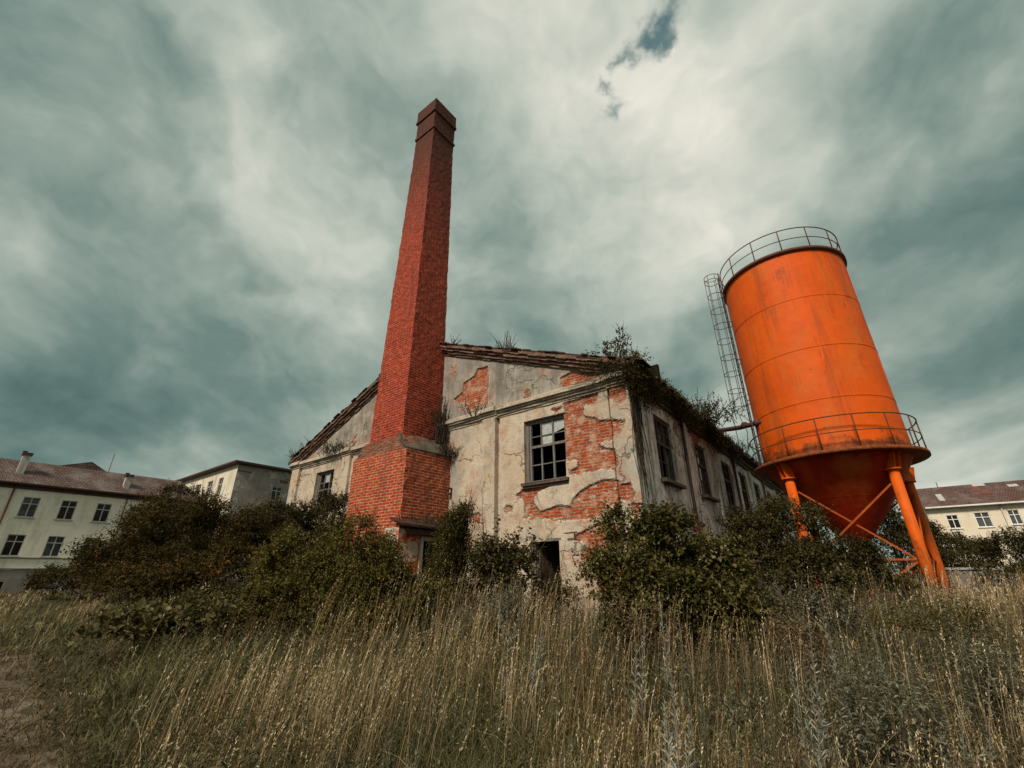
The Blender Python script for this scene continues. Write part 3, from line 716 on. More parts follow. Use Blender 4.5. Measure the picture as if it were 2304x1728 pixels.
    # windows
    def gwindow(h, panes, sillx):
        a, b, c, d = h; y = .10
        fr = MB()
        fr.box(a, a+.09, y-.04, y+.06, c, d); fr.box(b-.05, b, y-.04, y+.06, c, d)
        fr.box(a+.09, b-.05, y-.04, y+.06, d-.10, d); fr.box(a+.09, b-.05, y-.04, y+.06, c, c+.06)
        fr.box(a+.105, a+.17, y-.02, y+.05, c+.06, d-.1)
        x0, x1 = a+.17, b-.05; zt = c+1.02
        cols = [x0+(x1-x0)*.30, x0+(x1-x0)*.65]
        fr.box(x0, x1, y-.03, y+.045, zt-.035, zt+.035)
        for i, cx in enumerate(cols):
            w = .018 if i == 0 else .028
            fr.box(cx-w, cx+w, y-.02, y+.035, c+.06, zt-.035); fr.box(cx-w, cx+w, y-.02, y+.035, zt+.035, d-.1)
        for zz in (c+.50, zt+.30):
            e = [x0]+[v for cx in cols for v in (cx-.018, cx+.03)]+[x1]
            for p, q in ((x0, cols[0]-.02), (cols[0]+.02, cols[1]-.03), (cols[1]+.03, x1)): fr.box(p, q, y-.012, y+.028, zz-.014, zz+.014, .004)
        w = fr.build('window', MAT['grey_wood'], root)
        g = MB(); zl = [c+.06, c+.50, zt, zt+.30, d-.1]; xl = [x0, *cols, x1]
        for (ix, iz, cut) in panes:
            g.add([(xl[ix]+.01, y+.015, zl[iz]+.015), (xl[ix+1]-.01, y+.015, zl[iz]+.015+cut), (xl[ix+1]-.01, y+.018, zl[iz+1]-.01), (xl[ix]+.01, y+.016, zl[iz+1]-.012)], [[0, 1, 2, 3]])
        if panes: g.build('pane', MAT['glass_dirty'], w)
        s = MB(); s.box(a-.07, b+.08, -.14, .09, c-.075, c-.003, .012); s.box(a-.04, b+.05, -.09, .0, c-.15, c-.079, .01); s.build('sill', MAT['dark_wood'], w)
        return w
    gwindow(GW, [(1, 3, .0), (2, 3, .10), (1, 2, .0)], 0)
    gwindow(GW2, [(1, 3, 0)], 0)
    for i, (a, b, c, d) in enumerate(SWIN):
        x = -.10; fr = MB()
        fr.box(x-.05, x+.05, a, a+.07, c, d); fr.box(x-.05, x+.05, b-.07, b, c, d); fr.box(x-.05, x+.05, a+.07, b-.07, d-.08, d); fr.box(x-.05, x+.05, a+.07, b-.07, c, c+.08)
        m_ = (a+b)/2; zt = c+1.08
        fr.box(x-.04, x+.045, a+.07, b-.07, zt-.04, zt+.04)
        for yy in (a+.07+(b-a-.14)/3, a+.07+2*(b-a-.14)/3):
            fr.box(x-.03, x+.03, yy-.022, yy+.022, c+.08, zt-.04); fr.box(x-.03, x+.03, yy-.022, yy+.022, zt+.04, d-.08)
        fr.box(x-.02, x+.02, a+.07, b-.07, c+.55, c+.58); fr.box(x-.02, x+.02, a+.07, b-.07, zt+.33, zt+.36)
        w = fr.build('window', MAT['brown_frame'], root)
        g = MB()
        for q in range(3):
            ya, yb = a+.09+q*(b-a-.14)/3, a+.05+(q+1)*(b-a-.14)/3
            if (q+i) % 3 != 0: g.add([(x, ya, zt+.05), (x, yb, zt+.05), (x, yb, d-.09), (x, ya, d-.09)], [[0, 1, 2, 3]])
            if (q*2+i) % 3 == 0: g.add([(x, ya, c+.59), (x, yb, c+.59), (x, yb, zt-.05), (x, ya, zt-.05)], [[0, 1, 2, 3]])
        g.build('pane', MAT['pane_dark'], w)
        MB().box(-.05, .20, a-.08, b+.08, c-.10, c-.004, .012).build('sill', MAT['dark_wood'], w)
    # doorway
    fr = MB(); a, b, c, d = GD
    fr.box(a-.12, b+.06, -.05, .12, d+.004, d+.07, .006); fr.box(a+.002, a+.11, .02, .14, 0, d); fr.box(b-.05, b-.002, .05, .14, 0, d)
    df = fr.build('door_frame', MAT['grey_wood'], root)
    fr = MB(); fr.hexa([(a+.12, .16, .1), (a+.20, .95, .1), (a+.24, .95, .1), (a+.16, .16, .1)], [(a+.12, .16, d-.08), (a+.20, .95, d-.08), (a+.24, .95, d-.08), (a+.16, .16, d-.08)])
    fr.build('door', MAT['brown_frame'], root, 'half open dark plank door leaf')
    # small hole and bracket above the door
    MB().tube([(-2.68, -.045, 2.62), (-2.68, .1, 2.62)], .055, 10).build('vent', MAT['dark'], root)
    mb = MB(); mb.beam((-1.75, -.2, 2.55), (-1.75, .02, 2.55), .03, .03); mb.beam((-1.95, -.19, 2.535), (-1.6, -.19, 2.55), .03, .03); mb.build('bracket', MAT['rust_rail'], root)
    # downpipes beside the pilasters on the long side
    for yy in (3.78, 10.3, 16.6):
        MB().tube([(.14, yy, 6.2), (.12, yy+.02, 4.2), (.12, yy+.05, .4)], .05, 8).build('downpipe', MAT['gutter_dark'], root)
factory()

# ------------------------------------------------------------------ tall chimney
def chimney():
    root = thing('brick_chimney', 'tall square red brick factory chimney on a wide stepped base in front of the gable', 'chimney', F(-7.5, -1.0, 0), ROT)
    off = (-7.5, -1.0, 0); rr = random.Random(5)
    def tower(rings, n_z, jit, per=10):
        """rings: (x0,x1,y0,y1,z) stations, courses wander a little at the arrises"""
        mb = MB(off); st = []
        for k in range(len(rings)-1):
            A, B = rings[k], rings[k+1]; n = max(1, int((B[4]-A[4])/n_z))
            for i in range(n): st.append([A[q]+(B[q]-A[q])*i/n for q in range(5)])
        st.append(list(rings[-1])); vs = []; fs = []
        for s in st:
            x0, x1, y0, y1, z = s; pts = []
            cs = [(x0, y0), (x1, y0), (x1, y1), (x0, y1)]
            for e in range(4):
                (ax, ay), (bx, by) = cs[e], cs[(e+1) % 4]
                for q in range(per):
                    t = q/per; j = jit*(2.2 if q == 0 else 1)
                    pts.append((ax+(bx-ax)*t+rr.uniform(-j, j), ay+(by-ay)*t+rr.uniform(-j, j), z))
            vs += pts
        N = per*4
        for i in range(len(st)-1):
            for q in range(N): fs.append([i*N+q, i*N+(q+1) % N, (i+1)*N+(q+1) % N, (i+1)*N+q])
        fs.append([(len(st)-1)*N+q for q in range(N)])
        mb.add(vs, fs); return mb
    B = (-8.86, -6.2, -1.88, -.04)
    tower([(B[0]-.0, B[1], B[2], B[3], -.3), (*B, 5.08)], .12, .007).build('base', MAT['base_brick'], root)
    S0 = (-8.44, -6.74, -1.66, -.03); S1 = (-8.12, -6.96, -1.385, -.17)
    sh = tower([(B[0]+.02, B[1]-.02, B[2]+.02, B[3], 5.08), (S0[0]-.08, S0[1]+.1, S0[2]-.06, B[3], 5.62)], .05, .012)
    sh.build('ledge', MAT['ledge_brick'], root)
    # worn cement flaking down over the right shoulder
    mb = MB(off); mb.hexa([(-6.76, -1.80, 5.46), (-6.24, -1.86, 5.02), (-6.20, -.06, 5.05), (-6.70, -.06, 5.55)], [(-6.80, -1.76, 5.70), (-6.20, -1.90, 5.10), (-6.14, -.06, 5.16), (-6.66, -.06, 5.72)]); mb.build('flashing', MAT['mortar_cap'], root)
    t = tower([(*S0, 5.60), (*S1, 19.95)], .16, .006); t.build('shaft', MAT['shaft'], root)
    def ring(e, z0, z1, nm):
        mb = tower([(S1[0]-e, S1[1]+e, S1[2]-e, S1[3]+e, z0), (S1[0]-e, S1[1]+e, S1[2]-e, S1[3]+e, z1)], .1, .004)
        N = 40; mb.f.append(list(range(N))[::-1]); mb.sm.append(False)
        return mb.build(nm, MAT['shaft'], root)
    ring(.05, 19.953, 20.08, 'band'); ring(.015, 20.083, 21.05, 'neck'); ring(.075, 21.053, 21.2, 'band'); ring(.045, 21.203, 21.85, 'cap')
    # rusty cramp irons on the right edge of the base
    mb = MB(off); mb.beam((-6.12, -.20, 3.95), (-6.12, .0, 3.95), .10, .05); mb.beam((-6.10, -.22, 4.12), (-6.10, -.02, 4.10), .08, .04); mb.build('bracket', MAT['rust_rail'], root)
chimney()

def porch():
    root = thing('brick_porch', 'low whitewashed brick lean-to with a dark slab roof at the foot of the tall chimney', 'lean-to', F(-6, -1.2, 0), ROT)
    off = (-6, -1.2, 0)
    mb = MB(off); x = -5.9
    # wall facing right with the doorway, plus its front face
    mb.wall((x, -2.14, 0), (0, 1, 0), 0, 2.05, -.3, 2.80, [(.88, 1.56, -.3, 2.49)], .3, (-1, 0, 0))
    mb.add([(-6.5, -2.14, -.3), (x, -2.14, -.3), (x, -2.14, 2.80), (-6.5, -2.14, 2.80)], [[0, 1, 2, 3]])
    mb.build('wall', MAT['rubble'], root)
    mb = MB(off); mb.hexa([(-6.35, -2.12, 3.02), (-5.55, -2.3, 2.80), (-5.45, .0, 2.72), (-6.22, .0, 2.95)], [(-6.35, -2.12, 3.10), (-5.55, -2.34, 2.87), (-5.42, .0, 2.80), (-6.22, .0, 3.05)])
    mb.box(-5.88, -5.62, -2.16, -.1, 2.62, 2.74, .02); mb.build('roof', MAT['old_tile'], root)
    mb = MB(off); mb.box(x-.05, x+.04, -1.38, -1.275, 0, 2.60); mb.box(x-.05, x+.04, -1.275, -.50, 2.495, 2.60); mb.box(x-.05, x+.04, -.575, -.47, 0, 2.49); mb.build('door_frame', MAT['render_grey'], root)
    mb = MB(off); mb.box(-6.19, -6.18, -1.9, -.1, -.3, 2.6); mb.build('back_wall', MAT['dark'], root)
    return root
porch()

# ------------------------------------------------------------------ silo
SX, SY = 10.256, 14.0
def silo():
    root = thing('silo', 'orange steel silo with a conical hopper standing on tall legs right of the building', 'silo', (SX, SY, 0))
    c = (0, 0); R = 1.96
    ang = lambda deg: (math.cos(math.radians(deg)), math.sin(math.radians(deg)))
    mb = MB(); mb.lathe(c, [(R, 4.80), (R, 11.70)], 96); tank = mb.build('tank', MAT['orange_ring'], root)
    mb = MB()
    for z in (6.38, 8.08, 9.88):
        mb.lathe(c, [(R+.001, z-.030), (R+.006, z-.022), (R+.004, z-.004), (R+.009, z), (R+.006, z+.018), (R+.001, z+.026)], 96)
    mb.build('ring_seam', MAT['orange'], tank)
    mb = MB(); rr = random.Random(2)
    for za, zb, degs in ((4.85, 6.34, (-72, -125, 172, 30)), (6.42, 8.04, (-158, -52, 60)), (8.12, 9.84, (-112, -168, 10)), (9.92, 11.66, (-140, -85, -40, 100))):
        for dg in degs:
            mb = MB(); a = ang(dg); mb.beam((a[0]*(R+.002), a[1]*(R+.002), za), (a[0]*(R+.002), a[1]*(R+.002), zb), .026, .014, up=(a[0], a[1], 0)); mb.build('weld_seam', MAT['orange_ring'], tank)
    mb = MB(); mb.lathe(c, [(R, 11.66), (R+.09, 11.70), (R+.09, 11.79), (R, 11.80), (0.05, 12.05)], 96); mb.build('roof', MAT['rust_rail'], root)
    # top railing
    def railing(name, rad, z0, h, mids, posts, parent, a_from=0, a_to=360, r=.019):
        mb = MB(); n = 96; full = (a_to-a_from) >= 360
        for zz in [h]+mids:
            A = [a_from+(a_to-a_from)*k/n for k in range(n if full else n+1)]
            mb.tube([(rad*ang(t)[0], rad*ang(t)[1], z0+zz) for t in A], r if zz == h else r*.8, 5, closed=full)
        for t in posts:
            a = ang(t); mb.tube([(rad*a[0], rad*a[1], z0), (rad*a[0], rad*a[1], z0+h)], r, 5)
        return mb.build(name, MAT['rust_rail'], parent)
    railing('top_railing', R+.03, 11.79, .84, [.42], [-170, -143, -118, -93, -68, -45, -20, 6, 32, 58, 84, 110, 134, 158], root)
    # walkway ring
    RW = 2.285
    mb = MB(); mb.lathe(c, [(R-.02, 4.83), (RW, 4.79), (RW+.012, 4.765), (RW+.012, 4.70), (RW, 4.695), (R-.1, 4.72)], 96); walk = mb.build('walkway', MAT['orange_ring'], root)
    railing('walkway_railing', RW-.04, 4.78, .95, [.48], [-178, -154, -131, -108, -86, -63, -40, -17, 6, 30, 54, 78, 102, 126], walk)
    # ladder with its safety cage, on the left of the tank
    la = 157; ax = Vector((*ang(la), 0)); tx = Vector((-ax.y, ax.x, 0)); P = lambda rad, t, z: tuple(ax*rad+tx*t+Vector((0, 0, z)))
    mb = MB()
    for t in (-.22, .22): mb.beam(P(R+.11, t, 4.8), P(R+.11, t, 12.65), .045, .02)
    z = 5.0
    while z < 12.6: mb.tube([P(R+.11, -.22, z), P(R+.11, .22, z)], .012, 5); z += .3
    for z in (5.6, 7.2, 8.8, 10.4, 11.6):
        for t in (-.22, .22): mb.beam(P(R-.01, t, z), P(R+.11, t, z), .03, .03)
    lad = mb.build('ladder', MAT['rust_ladder'], root)
    mb = MB(); hoop = [(.07+.26-.28*math.cos(q), .28*math.sin(q)) for q in np.linspace(.55, 2*PI-.55, 17)]
    zs_ = [7.0+i*.68 for i in range(9)]+[12.65]
    for z in zs_: mb.tube([P(R+rad+.02, t, z) for rad, t in hoop], .013, 5)
    for k in (2, 5, 8, 11, 14):
        rad, t = hoop[k]; mb.tube([P(R+rad+.02, t, 7.0 if k != 8 else 5.6), P(R+rad+.02, t, 12.65)], .011, 5)
    mb.build('ladder_cage', MAT['rust_ladder'], lad)
    mb = MB()   # loose cable by the ladder foot
    mb.tube([P(R+.2, .2, 7.0), P(R+.45, .3, 6.6), P(R+.3, .15, 6.1), P(R+.38, .25, 5.7), P(R+.2, .1, 5.3)], .012, 5); mb.build('cable', MAT['rust_ladder'], lad)
    # hopper
    mb = MB(); mb.lathe(c, [(R-.05, 4.71), (1.62, 4.20), (1.0, 3.36), (.36, 2.50), (.30, 2.44)], 80); hop = mb.build('hopper', MAT['orange_hopper_shaded'], root)
    mb = MB(); mb.lathe(c, [(.01, 2.02), (.26, 2.04), (.26, 2.44), (.33, 2.45), (.33, 2.50), (.2, 2.52)], 28); mb.build('outlet', MAT['gutter_dark'], hop)
    mb = MB(); mb.lathe(c, [(1.195, 3.625), (1.208, 3.632), (1.208, 3.645), (1.21, 3.65)], 80); mb.build('ring_seam', MAT['orange_hopper_shaded'], hop)
    # legs
    L = [(.30, -1.72), (-1.84, -.42), (2.30, .20), (-.05, 1.78)]
    for (x, y) in L:
        g = float(ground_z(SX+x, SY+y))
        lg = MB().tube([(x, y, g-.3), (x, y, 4.22)], .128, 20).build('leg', MAT['orange_leg'], root)
        d = Vector((x, y, 0)).normalized(); t = Vector((-d.y, d.x, 0))
        mb = MB(); mb.lathe((x, y), [(.02, 4.22), (.20, 4.221), (.20, 4.26), (.02, 4.262)], 20)
        for s in (-.085, .085):
            p = Vector((x, y, 0))+t*s
            mb.hexa([p+d*.16-t*.012+Vector((0, 0, 4.262)), p+d*.16+t*.012+Vector((0, 0, 4.262)), p-d*.16+t*.012+Vector((0, 0, 4.262)), p-d*.16-t*.012+Vector((0, 0, 4.262))],
                    [p+d*.28-t*.012+Vector((0, 0, 4.70)), p+d*.28+t*.012+Vector((0, 0, 4.70)), p-d*.10+t*.012+Vector((0, 0, 4.70)), p-d*.10-t*.012+Vector((0, 0, 4.70))])
        mb.box(x-.07, x+.07, y-.04, y+.04, 4.262, 4.70)
        mb.build('bracket', MAT['orange_leg'], lg)
        MB().box(x-.3, x+.3, y-.3, y+.3, g-.3, g+.06).build('footing', MAT['concrete'], lg)
    for i, j in ((0, 1), (0, 2), (1, 3), (2, 3)):
        (xa, ya), (xb, yb) = L[i], L[j]
        for (za, zb) in ((3.85, 1.95), (1.95, 3.85), (1.92, 1.92), (1.85, .45), (.45, 1.85)):
            d = Vector((xb-xa, yb-ya, 0)).normalized()*.15; o = Vector((-d.y, d.x, 0))*(.35 if za > zb else (-.35 if za < zb else 0))
            MB().beam(Vector((xa, ya, za))+d+o, Vector((xb, yb, zb))-d+o, .032, .048).build('brace', MAT['rust_brace'], root)
silo()
def pipes():
    t = thing('conveyor_pipe', 'rusty dark pipe running from the roof eave to the orange silo tank', 'pipe', F(.3, 8.4, 6.85))
    b = Vector(F(.3, 8.4, 6.85)); e = Vector((8.36, 14.16, 6.27)); d = (e-b)
    MB().tube([(-d*.12), (d*.5)+Vector((0, 0, -.05)), d*1.02], .085, 12).build('tube', MAT['rust_pipe'], t)
    MB().tube([d*.88, d*.925], .13, 14).build('flange', MAT['rust_pipe'], t)
    MB().tube([d*.60, d*.63], .12, 14).build('flange', MAT['rust_pipe'], t)
    t2 = thing('steel_catwalk', 'dark steel beam bridging from the side wall to the silo below its hopper', 'beam', F(0, 12.5, 3.6))
    b = Vector(F(.05, 12.5, 3.62)); e = Vector((SX-1.80, SY-.1, 3.72)); d = e-b
    MB().beam((0, 0, 0), d, .16, .18).build('girder', MAT['gutter_dark'], t2)
    MB().beam(d*.45+Vector((0, 0, -.09)), d*.1+Vector((0, 0, -1.2)), .07, .07).build('strut', MAT['gutter_dark'], t2)
pipes()

# ------------------------------------------------------------------ far buildings
def far_window(root, P, a, b, c, d, frame, pane, name='window', mid=True, tz=.33, sillm=None):
    """P(u, z, depth) maps facade coordinates to compound coordinates; depth goes inwards"""
    off = root['_off']
    def bar(mb, u0, u1, z0, z1, d0, d1):
        lo = [P(u0, z0, d0), P(u1, z0, d0), P(u1, z0, d1), P(u0, z0, d1)]; hi = [P(u0, z1, d0), P(u1, z1, d0), P(u1, z1, d1), P(u0, z1, d1)]
        mb.hexa(lo, hi)
    mb = MB(off); w = .055; zt = d-(d-c)*tz
    bar(mb, a, a+w, c, d, .06, .14); bar(mb, b-w, b, c, d, .06, .14); bar(mb, a+w, b-w, c, c+w, .06, .14); bar(mb, a+w, b-w, d-w, d, .06, .14)
    bar(mb, a+w, b-w, zt-.035, zt+.035, .05, .13)
    m_ = (a+b)/2
    bar(mb, m_-.035, m_+.035, c+w, zt-.035, .05, .13); bar(mb, m_-.03, m_+.03, zt+.035, d-w, .06, .13)
    f = mb.build(name, frame, root)
    mb = MB(off); mb.add([P(a, c, .15), P(b, c, .15), P(b, d, .15), P(a, d, .15)], [[0, 1, 2, 3]]); mb.build('pane', pane, f)
    mb = MB(off); bar(mb, a-.08, b+.08, c-.09, c-.003, -.10, .05); mb.build('sill', sillm or frame, f)
    return f

def left_house():
    U, base = -47.0, (-47.0, -6.0, 0)
    root = thing('long_house', 'long cream stuccoed building with brown tile roof and two roof chimneys at the far left', 'building', F(*base), ROT); root['_off'] = base
    y0, y1, ze = -30.0, 6.2, 8.2
    P = lambda u, z, dp: (U-dp, u, z)
    wins = []
    for k in range(-9, 5):
        a = -5.52+2.205*k
        if a > 5: continue
        wins.append((a, a+.95, 5.88, 7.35)); wins.append((a-.0, a+.97, 3.10, 4.60))
    bw = [(-5.52+2.205*k-.2, -5.52+2.205*k+.75, .75, 1.35) for k in range(-9, 5) if -5.52+2.205*k < 4.9]
    mb = MB(base); mb.wall((U, 0, 0), (0, 1, 0), y0, y1, 2.20, ze, wins, .16, (-1, 0, 0))
    mb.add([(U, y1, -.5), (U-11, y1, -.5), (U-11, y1, ze), (U, y1, ze)], [[0, 1, 2, 3]]); mb.add([(U, y0, -.5), (U-11, y0, -.5), (U-11, y0, ze), (U, y0, ze)], [[3, 2, 1, 0]])
    mb.build('wall', MAT['cream'], root)
    mb = MB(base); mb.wall((U+.05, 0, 0), (0, 1, 0), y0, y1, -.5, 2.14, bw, .16, (-1, 0, 0)); mb.build('plinth', MAT['plinth'], root)
    for (a, b, c, d) in bw:
        mb = MB(base); mb.add([P(a, c, .1), P(b, c, .1), P(b, d, .1), P(a, d, .1)], [[0, 1, 2, 3]]); mb.build('basement_window', MAT['pane_dark'], root)
    MB(base).box(U, U+.10, y0, y1, 2.143, 2.25).build('string_course', MAT['concrete'], root); MB(base).box(U, U+.08, y0, y1, 2.94, 3.005).build('string_course', MAT['concrete'], root)
    for i, h in enumerate(wins): far_window(root, P, *h, MAT['frame_grey'], MAT['pane_grey'] if i % 5 in (1, 3) and i > 12 else MAT['pane_dark'])
    # hipped roof
    e = .45; xe = U+e; xr = U-5.5; xb = U-11-e; zr = 8.35+5.2*math.tan(math.radians(27))
    sl = math.tan(math.radians(38)); zr = ze+.12+(xe-xr)*.0+2.05; xr = xe-2.05/sl*1.0
    A = [(xe, y0-.4, ze+.10), (xe, y1+e, ze+.10), (xr-6.0, y1+e, ze+.10), (xr-6.0, y0-.4, ze+.10)]
    r0, r1 = (xr, y0+2, ze+.10+2.05), (xr, y1-1.3, ze+.10+2.05)
    q0, q1 = (xr-3.4, y0+2, ze+2.15), (xr-3.4, y1-1.3, ze+2.15)
    mb = MB(base); mb.add([*A, r0, r1, q1, q0], [[0, 1, 5, 4], [1, 2, 6, 5], [2, 3, 7, 6], [3, 0, 4, 7], [4, 5, 6, 7]])
    roof = mb.build('roof', MAT['roof_l'], root)
    mb = MB(base); mb.box(xe-.42, xe+.02, y0, y1+.3, ze-.04, ze+.095); mb.box(xe+.022, xe+.12, y0, y1+.3, ze+.02, ze+.11); mb.box(U, U+.12, y0, y1, ze-.30, ze-.043); mb.build('gutter', MAT['gutter_dark'], root)
    def stack(y, x, z0, z1, w):
        mb = MB(base); mb.box(x-w/2, x+w/2, y-w/2, y+w/2, z0-.6, z1); s = mb.build('chimney', MAT['render_grey'], roof)
        mb = MB(base); mb.box(x-w/2-.09, x+w/2+.09, y-w/2-.09, y+w/2+.09, z1, z1+.2); mb.box(x-w/2, x+w/2, y-w/2-.1, y-.05, z1+.2, z1+.32); mb.build('chimney_cap', MAT['gutter_dark'], s)
    stack(-6.25, -47.75, 9.25, 10.55, .42); stack(.42, -47.45, 8.9, 9.85, .42)
    MB(base).tube([P(-6.22, ze, -.14), P(-6.22, 1.0, -.14)], .06, 8).build('downpipe', MAT['downpipe_red'], root)
    MB(base).tube([P(.7, ze, -.12), P(.7, 1.0, -.12)], .04, 8).build('downpipe', MAT['gutter_dark'], root)
left_house()

def rear_roof():
    base = (-58, -4, 0)
    root = thing('rear_house', 'house whose low brown gable just shows above the long tile roof', 'house', F(*base), ROT)
    mb = MB(base); mb.box(-64, -56, -3.6, 1.0, -.4, 11.0); mb.build('wall', MAT['cream2'], root)
    mb = MB(base); mb.add([(-55.8, -4.6, 11.0), (-55.8, 1.0, 11.0), (-55.8, -1.1, 12.2), (-64, -4.6, 11.0), (-64, 1.0, 11.0), (-64, -1.1, 12.2)], [[0, 1, 2], [5, 4, 3], [1, 4, 5, 2], [3, 0, 2, 5], [0, 3, 4, 1]]); mb.build('roof', MAT['roof_l'], root)
    t = thing('antenna_mast', 'thin antenna mast rising behind the long tile roof ridge', 'antenna', F(-52.5, -.2, 9.8), ROT)
    MB().tube([(0, 0, -1), (0, 0, 2.9)], .03, 6).build('mast', MAT['gutter_dark'], t)
    MB().beam((-.15, 0, 2.5), (.15, 0, 2.5), .02, .02).build('crossbar', MAT['gutter_dark'], t)
rear_roof()

def block():
    base = (-50, 10, 0); x1, x0, ya, yb, zw = -44.5, -64.0, 8.0, 17.0, 11.95
    root = thing('tower_block', 'taller flat roofed plaster block with a peeling grey side wall behind the long building', 'building', F(*base), ROT); root['_off'] = base
    P = lambda u, z, dp: (u, ya+dp, z)
    wins = [(-48.52, -47.42, 9.05, 11.02), (-51.35, -50.05, 9.25, 11.0), (-54.6, -53.2, 9.25, 11.03), (-58.0, -56.6, 9.25, 11.03)]
    mb = MB(base); mb.wall((0, ya, 0), (1, 0, 0), x0, x1, -.5, zw, wins, .16, (0, 1, 0)); mb.build('front_wall', MAT['block_front'], root)
    Q = lambda u, z, dp: (x1-dp, u, z)
    w2 = [(11.75, 12.75, 8.9, 10.26), (15.3, 16.2, 8.9, 10.26)]
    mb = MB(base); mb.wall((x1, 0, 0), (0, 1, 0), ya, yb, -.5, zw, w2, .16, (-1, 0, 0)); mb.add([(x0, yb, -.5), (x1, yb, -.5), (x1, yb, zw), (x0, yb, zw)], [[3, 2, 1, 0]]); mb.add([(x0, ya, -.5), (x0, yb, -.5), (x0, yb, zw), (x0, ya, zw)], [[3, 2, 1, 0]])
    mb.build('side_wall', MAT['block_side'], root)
    for h in wins: far_window(root, P, *h, MAT['frame_grey'], MAT['pane_dark'])
    for h in w2: far_window(root, Q, *h, MAT['frame_grey'], MAT['pane_dark'], tz=.3)
    mb = MB(base); mb.box(x1, x1+.03, 12.4, 13.2, 10.75, 11.04); mb.build('vent', MAT['downpipe_red'], root)
    MB(base).box(x1, x1+.05, 13.0, yb, 11.15, 11.22, .01).build('string_course', MAT['downpipe_red'], root); MB(base).box(x1, x1+.05, ya, 9.4, 11.3, 11.38, .01).build('string_course', MAT['downpipe_red'], root)
    mb = MB(base); e = .45
    mb.box(x0-e, x1+e, ya-e, yb+e, zw+.02, zw+.22); mb.add([(x0-e, ya-e, zw+.23), (x1+e, ya-e, zw+.23), (x1+e, yb+e, zw+.23), (x0-e, yb+e, zw+.23), ((x0+x1)/2, (ya+yb)/2, zw+.7)], [[0, 1, 4], [1, 2, 4], [2, 3, 4], [3, 0, 4]])
    mb.box(x0-e-.06, x1+e+.06, ya-e-.08, ya-e-.004, zw+.10, zw+.27); mb.box(x1+e+.004, x1+e+.08, ya-e, yb+e, zw+.10, zw+.27)
    mb.build('roof', MAT['gutter_dark'], root)
block()

def right_house():
    V = 62.0; base = (-15, 62.0, 0); s = 72.1/55.1
    K2 = lambda x: (x+4.08)*s-4.08
    root = thing('ochre_house', 'long ochre building with patched red brown tile roof at the far right', 'building', F(*base), ROT); root['_off'] = base
    # compound x grows to the right
    z = lambda v: 1.6+(v-1.6)*s
    P = lambda u, zz, dp: (u, V+dp, zz)
    X = lambda xl: 4.08+(xl-4.08)*s          # xl: metres right of the corner at the measuring distance
    x0, x1 = X(8.3), X(24.0); zg = z(6.86)
    wl = [(9.48, 10.23, 5.10, 6.18), (11.27, 12.19, 5.10, 6.26), (13.29, 13.96, 5.19, 6.30), (15.1, 15.9, 5.2, 6.3), (16.9, 17.7, 5.2, 6.3), (18.8, 19.6, 5.2, 6.3),
          (11.2, 12.1, 2.9, 4.05), (13.1, 13.95, 2.9, 4.06), (9.4, 10.2, 2.9, 4.0), (15.1, 15.9, 2.9, 4.06), (16.9, 17.7, 2.9, 4.06)]
    wins = [(X(a), X(b), z(c), z(d)) for a, b, c, d in wl]
    mb = MB(base); mb.wall((0, V, 0), (1, 0, 0), x0, x1, -.5, zg, wins, .16, (0, 1, 0))
    mb.add([(x0, V, -.5), (x0, V+10, -.5), (x0, V+10, zg), (x0, V+4.5, zg+3.2), (x0, V, zg)], [[4, 3, 2, 1, 0]]); mb.build('wall', MAT['cream2'], root)
    for i, h in enumerate(wins): far_window(root, P, *h, MAT['frame_white'], MAT['pane_dark'] if i % 3 == 0 else MAT['pane_grey'])
    zr = z(8.9); yr = V-.5+(zr-zg)/math.tan(math.radians(38))
    mb = MB(base); xa = x0-1.2; A = [(xa, V-.5, zg+.02), (x1, V-.5, zg+.02), (x1, yr, zr), (xa, yr, zr), (x1, yr+4, zg), (xa, yr+4, zg)]
    mb.add(A, [[0, 1, 2, 3], [3, 2, 4, 5]]); roof = mb.build('roof', MAT['roof_r'], root)
    n = Vector((0, -(zr-zg), (yr-V+.5))).normalized()
    def patch(xa, xb, ta, tb, nm, mat):
        mb = MB(base); q = lambda x, t: Vector((x, V-.5+(yr-V+.5)*t, zg+.02+(zr-zg)*t))+n*.04
        mb.add([q(xa, ta), q(xb, ta), q(xb-.1, tb), q(xa-.1, tb)], [[0, 1, 2, 3]]); mb.build(nm, mat, roof)
    patch(X(9.5), X(9.9), .28, .62, 'skylight', MAT['skylight']); patch(X(12.2), X(13.0), .86, .98, 'roof_patch', MAT['skylight']); patch(X(14.3), X(14.9), .70, .82, 'skylight', MAT['skylight'])
    patch(X(12.0), X(12.5), .60, .86, 'roof_patch', MAT['downpipe_red']); patch(X(12.4), X(13.1), .45, .60, 'roof_patch', MAT['downpipe_red'])
    mb = MB(base); mb.box(x0, x1, V-.62, V-.5, zg-.06, zg+.10); mb.build('gutter', MAT['gutter_white'], root)
    mb = MB(base); mb.box(x0, x1, V-.48, V-.003, zg-.12, zg-.03); mb.build('eave_board', MAT['render_grey'], root)
    MB(base).tube([P(X(13.03), zg, -.12), P(X(13.05), 1, -.12)], .06, 8).build('downpipe', MAT['render_grey'], root)
    MB(base).tube([(X(9.9), yr, zr-.2), (X(9.9), yr, zr+.6)], .04, 6).build('vent', MAT['gutter_dark'], root)
right_house()

